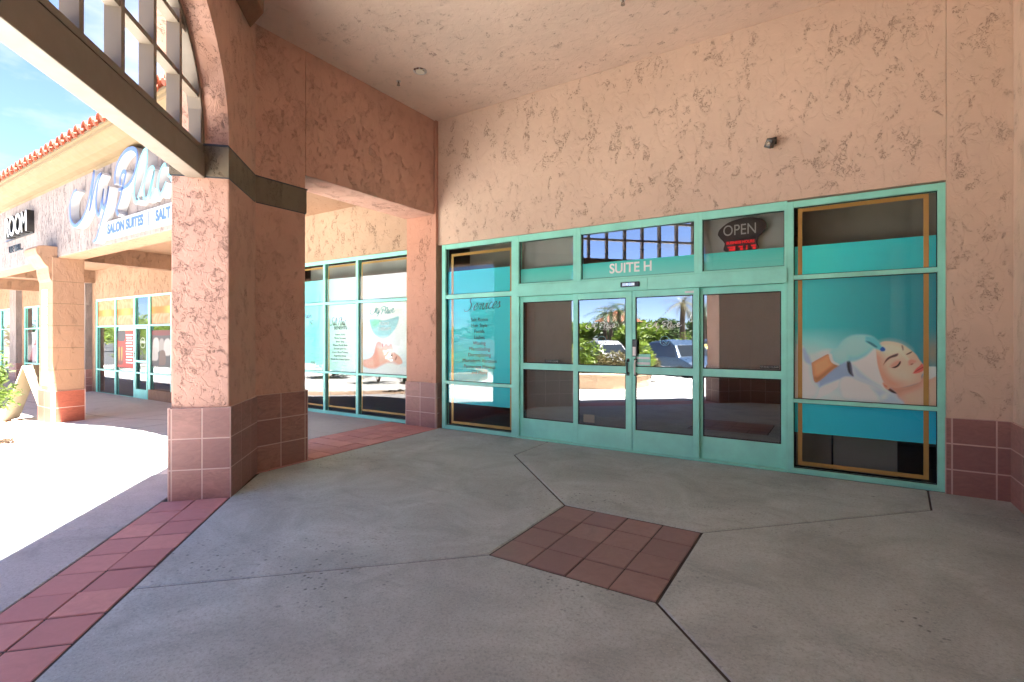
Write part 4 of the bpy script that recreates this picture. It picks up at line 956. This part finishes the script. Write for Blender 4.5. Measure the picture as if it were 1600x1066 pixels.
mb = MB(); rect(mb, -19.10, -17.9, 1.755, 1.865, YF); mb.build('white_banner', 'white_film', w1)
def bw_paint(X, Z):
    C = np.zeros(X.shape + (3,)) + srgb(92, 84, 82)
    C = fill(C, X, Z, [(-16.7, 1.74), (-15.55, 1.74), (-15.55, 1.61), (-16.7, 1.61)], srgb(140, 50, 45), .01)
    for cx_, cz_, r_, c_ in ((-16.5, 1.3, .2, (225, 215, 205)), (-16.15, 1.32, .16, (190, 178, 168)), (-15.8, 1.25, .22, (228, 220, 210)), (-16.55, 1.05, .18, (215, 205, 195)), (-16.1, .95, .2, (130, 96, 80))):
        C = fill(C, X, Z, [(cx_ - r_, cz_ - r_), (cx_ + r_, cz_ - r_ * .8), (cx_ + r_ * .8, cz_ + r_), (cx_ - r_ * .7, cz_ + r_ * .9)], srgb(*c_), .02)
    return C
poster('grey_poster', -16.74, -15.52, .70, 1.75, 6.5475, 70, 70, bw_paint, w1, gain=.45)
# the glazed door of that shop
mb = MB(); mb.box(-17.75, -17.68, 6.49, 6.535, -.29, 1.86); mb.box(-16.96, -16.89, 6.49, 6.535, -.29, 1.86)
for a, b in ((-.29, 0.0), (.80, .86), (1.80, 1.86)): mb.box(-17.68, -16.96, 6.4915, 6.5335, a, b)
dd = mb.build('shop_door', 'mint', shops, bevel=.003)
mb = MB(); mb.box(-17.66, -17.64, 6.44, 6.46, .9, 1.15); mb.build('handle', 'steel', dd)
mb = MB(); pts = [(-17.32 + .16 * math.cos(a), 1.38 + .15 * math.sin(a)) for a in np.linspace(0, 2 * math.pi, 21)]; ribbon(mb, [pts], .012, 6.536, 6.538, taper=1); mb.build('door_lettering', 'white_film', dd)
text_mesh('OPEN', .11, -17.32, 1.40, 6.537, 'white_film', 'door_lettering', dd)
w2 = window(-28.28, -25.3, -.34, 2.79, .06, .05, .06, .05, [(.46, .51), (1.87, 1.92)], parent=shops, sub=((-26.75, -26.65),), label='far shop window with pink poster')
def pink_paint(X, Z):
    C = np.zeros(X.shape + (3,)) + srgb(225, 205, 205)
    C = fill(C, X, Z, [(-27.9, .6), (-27.2, .6), (-26.9, 1.5), (-27.4, 1.2)], srgb(205, 95, 110), .05)
    C = fill(C, X, Z, [(-28.0, 1.2), (-27.5, 1.3), (-27.6, 1.7), (-28.0, 1.75)], srgb(60, 50, 60), .04)
    return C
poster('pink_poster', -28.1, -26.8, .6, 1.75, YF, 50, 50, pink_paint, w2, gain=.6)
w3 = window(-34.0, -29.3, -.34, 2.79, .06, .05, .06, .05, [(1.87, 1.92)], parent=shops, sub=((-31.7, -31.6),), label='farthest shop window with dark glass')
# parapet block far along the row
bk = thing('corner_block', 'pale parapet block with white cap rising beyond the tile roof', 'building', (-40, 12, 0))
mb = MB(); mb.box(-52, -34.5, 9.5, 20, 0, 7.0); mb.build('wall', 'stucco_peach', bk); mb = MB(); mb.box(-52.3, -34.2, 9.2, 20.3, 7.0, 7.3); mb.build('parapet_cap', 'white', bk, bevel=.05)

# ------------------------------------------------------------ signs
mb = MB()
sg = thing('script_sign', 'big script shop name in white edged channel letters with blue faces', 'sign', (-10.5, 3.6, 4))
allst = {k: MYPLACE[k] for k in MYPLACE}
mb = MB(); ribbon(mb, [st for k in allst for st in allst[k]], .082, 3.585, 3.7195, taper=.7, slant=.9); mb.build('letter_returns', 'sign_white', sg)
for ks, m in ((('M', 'y', 'P'), 'blue_ink'), (('l', 'a', 'c', 'e'), 'aqua_ink')):
    mb = MB(); ribbon(mb, [st for k in ks for st in allst[k]], .072, 3.578, 3.5845, taper=.7, slant=.9); mb.build('letter_face', m, sg)
pg = thing('panel_sign', 'white strip sign reading SALON SUITES and SALT FLOAT under the script', 'sign', (-9.8, 3.66, 3.5))
mb = MB(); mb.box(-11.50, -7.6, 3.64, 3.7195, 3.325, 3.635); mb.build('sign_box', 'sign_white', pg, bevel=.008)
text_mesh('SALON SUITES', .235, -10.35, 3.48, 3.637, 'navy', 'lettering', pg, ext=.001, sx=.96, bold=.011)
text_mesh('SALT FLOAT', .235, -8.55, 3.48, 3.637, 'navy', 'lettering', pg, ext=.001, sx=.96, bold=.011)
mb = MB(); mb.box(-9.43, -9.42, 3.635, 3.6395, 3.36, 3.60); mb.build('divider', 'navy', pg)
rs = thing('channel_letter_sign', 'white serif ROOM letters with deep black sides', 'sign', (-16.5, 3.6, 4.1))
text_mesh('ROOM', .66, -15.42, 4.17, 3.655, 'black', 'letter_returns', rs, align='RIGHT', ext=.062, sx=.86, bold=.018)
text_mesh('ROOM', .66, -15.42, 4.17, 3.588, 'white', 'letter_face', rs, align='RIGHT', ext=.004, sx=.86, bold=.004)
mb = MB(); mb.box(-17.6, -15.45, 3.70, 3.7195, 3.93, 3.96); mb.build('mounting_rail', 'black', rs)
lv = thing('letter_sign', 'small dark flat letters reading LIVE WELL below the ROOM sign', 'sign', (-17, 3.7, 3.7))
text_mesh('LIVE WELL...', .24, -16.25, 3.70, 3.710, 'ink', 'lettering', lv, align='RIGHT', ext=.008, sx=.85)

# OPEN sign hanging behind the transom glass
OL = [(-1.225, 2.829), (-1.204, 2.89), (-1.107, 2.965), (-.983, 3.0), (-.854, 3.005), (-.735, 2.974), (-.681, 2.924), (-.681, 2.864), (-.727, 2.792), (-.767, 2.762), (-.778, 2.694), (-.782, 2.61), (-1.132, 2.61), (-1.145, 2.713), (-1.195, 2.781)]
og = thing('open_sign', 'black oval OPEN sign with red lit hours behind the transom glass', 'sign', (-.95, 6.62, 2.6))
P = catmull(OL + [OL[0]], 4)[:-1]; n = len(P)
mb = MB(); mb.add([(p.x, y, p.y) for y in (6.605, 6.63) for p in P], [tuple(range(n))[::-1], tuple(range(n, 2 * n))] + [(i, (i + 1) % n, n + (i + 1) % n, n + i) for i in range(n)]); mb.build('sign_board', 'black', og)
text_mesh('OPEN', .185, -.972, 2.862, 6.603, 'grey_shade', 'lettering', og, sx=.80)
text_mesh('BUSINESS HOURS', .05, -.965, 2.712, 6.603, 'led', 'red_lettering', og, sx=.82, bold=.0015)
mb = MB()
for x0_, x1_ in ((-1.11, -1.02), (-.985, -.935), (-.90, -.885), (-.845, -.79)):
    mb.box(x0_, x1_, 6.601, 6.604, 2.652, 2.668); mb.box(x0_ + .02 * (x1_ - x0_ > .04), x1_, 6.601, 6.604, 2.615, 2.645)
mb.build('red_digits', 'led', og)
for x_ in (-1.08, -.80):
    mb = MB(); mb.tube([(x_, 6.615, 2.98), (x_, 6.615, 3.2)], .002, 5); mb.build('hanging_wire', 'steel', og)

# security camera
cm = thing('security_camera', 'small black box security camera on the wall above the door', 'camera', (-.6, 6.48, 3.80))
mb = MB(); a_ = Vector((.88, -.10, -.46)).normalized(); b_ = Vector((-.25, -.90, -.30)); b_ = (b_ - a_ * b_.dot(a_)).normalized(); mb.obox((-.615, 6.385, 3.78), a_, b_, a_.cross(b_), .038, .055, .05); mb.build('housing', 'black', cm, bevel=.008)
mb = MB(); mb.box(-.615, -.555, 6.465, 6.4845, 3.79, 3.87); mb.tube([(-.585, 6.48, 3.83), (-.59, 6.42, 3.82)], .016, 8); mb.build('bracket', 'black', cm, bevel=.004)
mb = MB(); mb.tube([(-.627, 6.337, 3.764), (-.631, 6.322, 3.758)], .024, 12); mb.build('lens', 'car_glass', cm, smooth=False)
# ceiling fittings
lt = thing('recessed_light', 'round recessed downlight in the porch ceiling', 'light', (-4.86, 5.12, 5.25))
mb = MB(); c_ = 24; V = []
for r_, z_ in ((.095, 5.249), (.095, 5.243), (.068, 5.240), (.062, 5.249)): V += [(-4.86 + r_ * math.cos(2 * math.pi * j / c_), 5.12 + r_ * math.sin(2 * math.pi * j / c_), z_) for j in range(c_)]
mb.add(V, [(k * c_ + j, k * c_ + (j + 1) % c_, (k + 1) * c_ + (j + 1) % c_, (k + 1) * c_ + j) for k in range(3) for j in range(c_)]); mb.build('trim_ring', 'steel', lt, smooth=False)
mb = MB(); mb.tube([(-4.86, 5.12, 5.235), (-4.86, 5.12, 5.2475)], .06, 20); mb.build('lens', 'lamp_glass', lt)
def sprinkler(x, y, lab):
    t_ = thing('sprinkler_head', lab, 'sprinkler', (x, y, 5.25), 'sprinkler heads in the porch ceiling')
    mb = MB(); mb.tube([(x, y, 5.25), (x, y, 5.243)], .032, 14); mb.build('escutcheon', 'steel', t_)
    mb = MB(); mb.tube([(x, y, 5.243), (x, y, 5.215)], [.012, .008], 8)
    mb.tube([(x - .012, y, 5.225), (x - .018, y, 5.205), (x, y, 5.19)], .004, 6); mb.tube([(x + .012, y, 5.225), (x + .018, y, 5.205), (x, y, 5.19)], .004, 6); mb.tube([(x, y, 5.192), (x, y, 5.188)], .024, 12); mb.build('nozzle', 'beam', t_)
sprinkler(-5.32, 5.16, 'sprinkler head next to the recessed downlight'); sprinkler(-1.95, 5.22, 'sprinkler head near the top edge above the doors')

# ------------------------------------------------------------ sandwich board by the column
sb = thing('sandwich_board', 'cream folding sandwich board standing behind the arcade column', 'sign', (0, 0, 0))
for sgn in (-1, 1):
    mb = MB(); a = R(17); ax = (1, 0, 0); n_ = (0, sgn * math.cos(a), math.sin(a)); up = (0, -sgn * math.sin(a), math.cos(a))
    mb.obox((0, sgn * .185, .62), ax, n_, up, .33, .012, .63); pn = mb.build('panel', 'cream_board', sb, bevel=.01)
    mb = MB(); mb.obox((0, sgn * .203, .66), ax, n_, up, .27, .004, .50); mb.build('board_face', 'cream_board', pn)
    if sgn == -1:
        mb = MB()
        for k, (w_, h_) in enumerate(((.2, .05), (.14, .02), (.16, .02), (.1, .02), (.15, .03))): mb.obox((0, sgn * (.208 + .0) - sgn * (.95 - k * .14 - .66) * .30, .95 - k * .14), ax, n_, up, w_, .002, h_)
        mb.build('printed_lines', 'grey_shade', pn)
sb.location = (-15.15, 3.60, gz(-15.3, 3.5)); sb.rotation_euler = (0, 0, R(-38))

# ------------------------------------------------------------ plants
def leaf_cloud(mb, c, rad, n, size, rg, flat=.8, clumps=14, tri=False):
    c = Vector(c); cl = []
    for _ in range(clumps):
        v = Vector((rg.gauss(0, 1), rg.gauss(0, 1), rg.gauss(0, 1))).normalized() * (rg.random() ** .4)
        cl.append((Vector((v.x * rad[0], v.y * rad[1], v.z * rad[2])) * .75, rg.uniform(.22, .42)))
    V = []; F = []
    for i in range(n):
        o, rr = rg.choice(cl); v = Vector((rg.gauss(0, 1), rg.gauss(0, 1), rg.gauss(0, 1))).normalized() * (rg.random() ** .45) * rr
        p = c + o + Vector((v.x * rad[0], v.y * rad[1], v.z * rad[2])) * 1.25
        a = Vector((rg.gauss(0, 1), rg.gauss(0, 1), rg.gauss(0, .6))).normalized(); b = a.cross(Vector((rg.gauss(0, 1), rg.gauss(0, 1), rg.gauss(0, 1)))).normalized()
        s_ = size * rg.uniform(.6, 1.4); k = len(V)
        V += [p - a * s_, p + b * s_ * .32, p + a * s_, p - b * s_ * .32]; F.append((k, k + 1, k + 2, k + 3))
    mb.add(V, F)
def tree(x, y, h, r, lab, group=None, leaf='leaf_dark', n=2600, size=.16, seed=1, name='tree', cat='tree'):
    rg = random.Random(seed); z = gz(x, y) - .1; t = thing(name, lab, cat, (x, y, z), group)
    mb = MB(); top = h * .55; mb.tube([(x, y, z), (x + .05 * h * rg.uniform(-1, 1), y, z + top * .5), (x, y, z + top)], [h * .03, h * .022, h * .014], 8)
    for k in range(6):
        a = k * 1.05 + rg.random(); b0 = Vector((x, y, z + top * rg.uniform(.5, .95))); mb.tube([b0, b0 + Vector((math.cos(a) * r * .4, math.sin(a) * r * .4, h * .12)), b0 + Vector((math.cos(a) * r * .75, math.sin(a) * r * .75, h * .2))], [h * .012, h * .008, h * .003], 5)
    mb.build('trunk', 'bark', t)
    mb = MB(); leaf_cloud(mb, (x, y, z + h * .66), (r, r, h * .36), n, size, rg, clumps=22); mb.build('crown', leaf, t)
    return t
def bush(x, y, h, r, lab, group=None, leaf='leaf', n=1500, size=.06, seed=1, name='shrub'):
    rg = random.Random(seed); z = gz(x, y) - .02; t = thing(name, lab, 'shrub', (x, y, z), group)
    mb = MB()
    for k in range(7):
        a = rg.random() * 6.28; mb.tube([(x, y, z), (x + math.cos(a) * r * .25, y + math.sin(a) * r * .25, z + h * .35), (x + math.cos(a) * r * .6, y + math.sin(a) * r * .6, z + h * .7)], [.018, .012, .005], 5)
    mb.build('stems', 'bark', t)
    mb = MB(); leaf_cloud(mb, (x, y, z + h * .56), (r, r, h * .46), n, size, rg, clumps=20); mb.build('foliage', leaf, t)
    return t
def palm(x, y, h, lab, seed, group='palms across the parking lot'):
    rg = random.Random(seed); z = gz(x, y) - .15; t = thing('palm_tree', lab, 'palm tree', (x, y, z), group)
    mb = MB(); mb.tube([(x + .03 * math.sin(k), y, z + h * k / 8) for k in range(9)], [.26 - .012 * k for k in range(9)], 9); mb.build('trunk', 'bark', t)
    mb = MB(); 
    for k in range(34):
        a = rg.random() * 6.283; el = rg.uniform(-.7, 1.2); L = rg.uniform(1.5, 2.2); d = Vector((math.cos(a), math.sin(a), 0)); P = []
        for i in range(7):
            s_ = i / 6; P.append(Vector((x, y, z + h)) + d * L * s_ * math.cos(el * (1 - .3 * s_)) + Vector((0, 0, L * s_ * math.sin(el) - 1.0 * L * s_ * s_ * .55)))
        sd = Vector((-d.y, d.x, 0))
        for i in range(6):
            for q in (-1, 1):
                for u in (0, .5):
                    b0 = P[i].lerp(P[i + 1], u); tip = b0 + sd * q * .34 * math.sin(math.pi * min(.95, (i + u + .8) / 7)) + (P[i + 1] - P[i]) * .5 - Vector((0, 0, .10))
                    mb.add([b0, b0 + (P[i + 1] - P[i]) * .18, tip], [(0, 1, 2)])
    mb.build('fronds', 'leaf_brown' if seed % 3 == 0 else 'leaf_dark', t); return t
bush(-11.15, 1.86, 1.55, .82, 'bright green leafy shrub in the sun at the left edge', leaf='leaf_sun', n=4800, size=.05, seed=5)
bush(-9.9, -1.9, 1.1, .8, 'low green shrub in the gravel beside the plaza', n=1300, size=.06, seed=6)
# rocks round the column and shrub
mb = MB(); rg = random.Random(3)
def inbed(x, y): return ((x + 12.4) / 2.7) ** 2 + ((y - 2.55 - .12 * (x + 12.4) * -1) / .75) ** 2 < 1 or ((x + 14.6) / 1.3) ** 2 + ((y - 3.1) / .45) ** 2 < 1
k = 0
while k < 1500:
    x = rg.uniform(-16, -9.4); y = rg.uniform(1.6, 3.6)
    if not inbed(x, y) or (-14.8 < x < -13.85 and y > 3.58): continue
    k += 1; s_ = rg.uniform(.012, .05) * (1.5 if rg.random() < .1 else 1); z = gz(x, y); V = []
    for q in ((-1, -1, 0), (1, -1, 0), (1, 1, 0), (-1, 1, 0), (-.6, -.6, .8), (.6, -.5, .9), (.5, .6, .7), (-.6, .5, .8)): V.append((x + q[0] * s_ * rg.uniform(.7, 1.2), y + q[1] * s_ * rg.uniform(.7, 1.2), z - .01 + q[2] * s_ * rg.uniform(.6, 1)))
    mb.add(V, [(0, 3, 2, 1), (4, 5, 6, 7), (0, 1, 5, 4), (1, 2, 6, 5), (2, 3, 7, 6), (3, 0, 4, 7)])
gv = mb.build('gravel', 'stone'); gv['kind'] = 'stuff'; gv['label'] = 'loose tan landscape rocks around the shrub and column'; gv['category'] = 'gravel'
mb = MB(); pts = [(-12.4 + 2.8 * math.cos(a), 2.55 + .8 * math.sin(a) - .12 * 2.8 * math.cos(a)) for a in np.linspace(0, 2 * math.pi, 33)[:-1]]
mb.prism(pts, lambda x, y: gz(x, y) - .05, lambda x, y: gz(x, y) - .004)
struct(mb.build('planting_bed_ground', 'stone'))

# ------------------------------------------------------------ across the plaza: planters, cars, trees (seen in the glass)
def planter(cx_, cy_, r_, a0, a1, lab, h=.38):
    t = thing('planter_wall', lab, 'planter', (cx_, cy_, gz(cx_, cy_)), 'curved sandstone planters')
    for nm, z0, z1, e in (('stone_wall', -.2, h, 0), ('coping', h, h + .09, .04)):
        mb = MB(); A = np.linspace(a0, a1, 24); V = []
        for R_ in (r_ + e, r_ - .35 - e):
            for z in (z0, z1): V += [(cx_ + R_ * math.cos(a), cy_ + R_ * math.sin(a), gz(cx_, cy_) + z) for a in A]
        n = 24; F = []
        for i in range(n - 1): F += [(i, i + 1, n + i + 1, n + i), (2 * n + i, 3 * n + i, 3 * n + i + 1, 2 * n + i + 1), (n + i, n + i + 1, 3 * n + i + 1, 3 * n + i)]
        F += [(0, n, 3 * n, 2 * n), (n - 1, 2 * n - 1, 4 * n - 1, 3 * n - 1)]
        mb.add(V, F); mb.build(nm, 'stone', t, bevel=.02)
    mb = MB(); mb.add([(cx_ + (r_ - .3) * math.cos(a), cy_ + (r_ - .3) * math.sin(a), gz(cx_, cy_) + h - .08) for a in np.linspace(0, 2 * math.pi, 25)[:-1]], [tuple(range(24))]); mb.build('soil', 'bark', t)
def mirpt(px, t):             # a place seen in the glass at that bearing and path length
    a = (px - 811.6) / 778.3; c, s_ = math.cos(R(32.22)), math.sin(R(32.22))
    return ((a * c - s_) * t, 13.08 - (a * s_ + c) * t)
x, y = mirpt(922, 17.6); planter(x, y - .3, 2.0, 0, 2 * math.pi - .01, 'curved sandstone planter with green shrubs near the porch')
x, y = mirpt(700, 20); planter(x - 1, y - 1, 1.8, 0, 2 * math.pi - .01, 'curved sandstone planter farther along the plaza')
G = 'shrubs around the parking lot'
for i, (px, t, h, r_, lf, lab) in enumerate(((914, 17.6, 1.75, .8, 'leaf', 'rounded bright green shrub in the near planter'), (962, 17.2, 1.25, .75, 'leaf_brown', 'dry flowering shrub in the near planter'),
        (1004, 17.8, 1.7, .55, 'leaf', 'upright green shrub beside the planter'), (1016, 19.0, 1.05, .5, 'leaf_brown', 'low brownish shrub beside the parked cars'),
        (590, 21, 1.5, 1.2, 'leaf_dark', 'dark green shrub near the far planter'), (720, 20.5, 1.7, 1.2, 'leaf', 'light green shrub in the far planter'),
        (520, 24, 2.4, 1.4, 'leaf', 'wide green shrub on the far side of the plaza'), (1075, 33, 2.0, 1.5, 'leaf', 'large green shrub behind the cars'),
        (215, 30, 3.4, 2.2, 'leaf', 'big light green shrub opposite the shop door'), (250, 33, 3.6, 2.4, 'leaf', 'big round shrub opposite the shop posters'))):
    x, y = mirpt(px, t); bush(x, y, h, r_, lab, G, lf, 1500 if h < 2.2 else 2400, .075 if h < 2.2 else .12, 20 + i)
TG = 'trees across the parking lot'
for i, (px, t, h, r_, lf, lab) in enumerate(((905, 46, 3.4, 2.2, 'leaf', 'light green tree far left of the palms'), (1000, 44, 3.4, 2.4, 'leaf', 'yellow green tree behind the doors view'), (1040, 60, 4.2, 3.0, 'leaf_dark', 'dark tree behind the blue car'),
        (1110, 50, 3.9, 2.6, 'leaf_dark', 'dark tree right of the palms'), (960, 70, 4.2, 3, 'leaf_dark', 'dark tree behind the palm row'), (780, 50, 6, 3.6, 'leaf_dark', 'dark spreading tree beyond the far planter'), (620, 55, 7, 4, 'leaf', 'light spreading tree beyond the lot'), (1200, 60, 6, 4, 'leaf', 'light tree on the right of the lot'), (400, 60, 7, 4.5, 'leaf_dark', 'dark tree opposite the shops'))):
    x, y = mirpt(px, t); tree(x, y, h, r_, lab, TG, lf, 2400, .26, 50 + i)
for i, (px, t, h, lab) in enumerate(((946, 46, 4.3, 'slim palm with dark crown'), (955, 50, 4.6, 'tall palm in the middle of the row'), (968, 47, 4.5, 'palm beside the red roofed building'), (979, 52, 5.0, 'tallest palm of the row'), (1067, 38, 4.4, 'bushy palm on its own'), (1100, 48, 4.6, 'palm at the right of the lot'), (500, 55, 7, 'palm far down the lot'))):
    x, y = mirpt(px, t); palm(x, y, h, lab, 80 + i)
def car(name, lab, col, x, y, rz, suv=False):
    L, W, H = (4.6, .92, 1.68) if suv else (4.5, .89, 1.45)
    t = thing(name, lab, 'car', (0, 0, 0), 'cars parked across the plaza')
    # stations: x, z low, z belt, z roof (or None)
    hb = .92 if suv else .86
    st = [(-L / 2, .45, .62, None), (-L / 2 + .05, .30, hb - .08, None), (-L / 2 + .55, .24, hb, hb + (.5 if suv else .08)), (-L / 2 + 1.1, .22, hb, H - .1), (-.2, .2, hb, H), (.35, .2, hb, H - .02), (.75, .2, hb, H - .22), (1.25, .2, hb, hb + .05), (L / 2 - .35, .24, hb - .14, None), (L / 2 - .08, .3, .62, None), (L / 2, .42, .55, None)]
    mb = MB(); V = []
    for xx, zl, zb, zr in st:
        zr = zr if zr is not None else zb + .01; wr = W * (.78 if zr > hb + .2 else .93)
        e = .86 if abs(xx) > L / 2 - .1 else 1
        V += [(xx, s_ * w_ * e, z_) for s_, w_, z_ in ((-1, W * .9, zl), (-1, W, (zl + zb) / 2), (-1, W * .97, zb), (-1, wr, zr), (-1, wr * .5, zr + .03), (1, wr * .5, zr + .03), (1, wr, zr), (1, W * .97, zb), (1, W, (zl + zb) / 2), (1, W * .9, zl))]
    k = 10; F = []
    for i in range(len(st) - 1): F += [(i * k + j, i * k + (j + 1) % k, (i + 1) * k + (j + 1) % k, (i + 1) * k + j) for j in range(k)]
    F += [tuple(range(k)), tuple(range((len(st) - 1) * k, len(st) * k))[::-1]]
    mb.add(V, F); body = mb.build('body', col, t, smooth=False, bevel=.03)
    # glazing proud of the cabin
    for nm, pts in (('side_window', [(-L / 2 + .75, hb + .05), (-L / 2 + 1.15, H - .16), (.35, H - .1), (.72, H - .3), (1.05, hb + .05)]),):
        for s_ in (-1, 1):
            mb = MB(); P = []
            for xx, zz in pts:
                f_ = (zz - hb) / (H - hb); P.append((xx, s_ * (W * .97 * (1 - f_) + W * .78 * f_ + .008), zz))
            c = len(P); mb.add(P + [(p[0], p[1] - s_ * .03, p[2]) for p in P], [tuple(range(c)), tuple(range(c, 2 * c))[::-1]] + [(i, (i + 1) % c, c + (i + 1) % c, c + i) for i in range(c)]); mb.build(nm, 'car_glass', t)
    mb = MB(); P = [(1.22, -.72, hb + .085), (1.22, .72, hb + .085), (.78, .62, H - .22), (.78, -.62, H - .22)]; mb.add(P + [(p[0] + .02, p[1], p[2] + .012) for p in P], [(0, 1, 2, 3), (7, 6, 5, 4), (0, 4, 5, 1), (2, 6, 7, 3), (1, 5, 6, 2), (3, 7, 4, 0)]); mb.build('windshield', 'car_glass', t)
    for xx in (-L / 2 + .85, L / 2 - .85):
        for s_ in (-1, 1):
            mb = MB(); mb.tube([(xx, s_ * (W - .2), .32), (xx, s_ * (W + .01), .32)], .33, 20); w_ = mb.build('wheel', 'rubber', t)
            mb = MB(); mb.tube([(xx, s_ * (W + .005), .32), (xx, s_ * (W + .022), .32)], .20, 10); mb.build('rim', 'steel', w_)
    for s_ in (-1, 1):
        mb = MB(); mb.obox((L / 2 - .10, s_ * W * .68, .62), (1, 0, 0), (0, 1, 0), (0, 0, 1), .1, .17, .06); mb.build('headlight', 'lamp_glass', t, bevel=.02)
        mb = MB(); mb.obox((-L / 2 + .03, s_ * W * .74, .75), (1, 0, 0), (0, 1, 0), (0, 0, 1), .05, .13, .09); mb.build('taillight', 'car_red', t, bevel=.02)
    mb = MB(); mb.obox((L / 2 - .02, 0, .42), (1, 0, 0), (0, 1, 0), (0, 0, 1), .04, .5, .09); mb.build('grille', 'black', t, bevel=.02)
    t.location = (x, y, gz(x, y) - .165); t.rotation_euler = (0, 0, rz); return t
for px, t, rz, col, suv, lab in ((1062, 22.5, 5.45, 'car_blue', True, 'blue crossover car parked opposite the doors'), (1050, 26.5, 2.5, 'car_white', False, 'white sedan behind the blue car'), (946, 29, 5.4, 'car_white', True, 'white crossover seen between the shrubs'),
        (1104, 25, 2.5, 'car_yellow', False, 'yellow car parked at the right'), (1108, 31, 2.5, 'car_black', True, 'black crossover in the second row'), (596, 27, 1.9, 'car_white', True, 'white crossover by the far planter'), (545, 30, 1.9, 'car_silver', False, 'silver sedan far down the lot')):
    x, y = mirpt(px, t); car('parked_car', lab, col, x, y, R(-180) + rz - R(90), suv)
x, y = mirpt(967, 95); hb_ = thing('tile_roofed_building', 'distant cream building with a red tile hip roof', 'building', (x, y, 0))
mb = MB(); mb.box(x - 3, x + 3, y - 3, y + 3, -1, 4.4); mb.build('wall', 'stucco_peach', hb_); mb = MB(); mb.add([(x - 3.6, y - 3.6, 4.4), (x + 3.6, y - 3.6, 4.4), (x + 3.6, y + 3.6, 4.4), (x - 3.6, y + 3.6, 4.4), (x - .6, y, 6.6), (x + .6, y, 6.6)], [(0, 1, 5, 4), (1, 2, 5), (2, 3, 4, 5), (3, 0, 4), (3, 2, 1, 0)]); mb.build('roof', 'roof_tile', hb_)
for i in range(4):
    mb = MB(); mb.box(x - 2.7 + i * 1.45, x - 1.9 + i * 1.45, y + 3, y + 3.03, .5, 3.0); mb.build('window', 'car_glass', hb_)

rg = random.Random(99)
for i in range(16):
    a = -.2 - i * .19; rr = rg.uniform(75, 110); x, y = rr * math.cos(math.pi + .1 + i * .175) , -rr * abs(math.sin(.1 + i * .175)) - 8
    tree(x, y, rg.uniform(4.5, 6), rg.uniform(3.5, 5), 'broad tree far beyond the parking lot', 'far trees beyond the parking lot', 'leaf_dark' if i % 2 else 'leaf', 1500, .5, 200 + i)
mb = MB(); rg = random.Random(5)
for k in range(60):
    a = math.pi * (1.0 + k / 60.0); mb2 = (130 * math.cos(a), 130 * math.sin(a) - 5); leaf_cloud(mb, (mb2[0], mb2[1], 2.2), (7, 7, 3.0), 160, .8, rg, clumps=8)
hg = mb.build('distant_trees', 'leaf_dark'); hg['kind'] = 'stuff'; hg['label'] = 'far belt of dark trees along the horizon'; hg['category'] = 'trees'
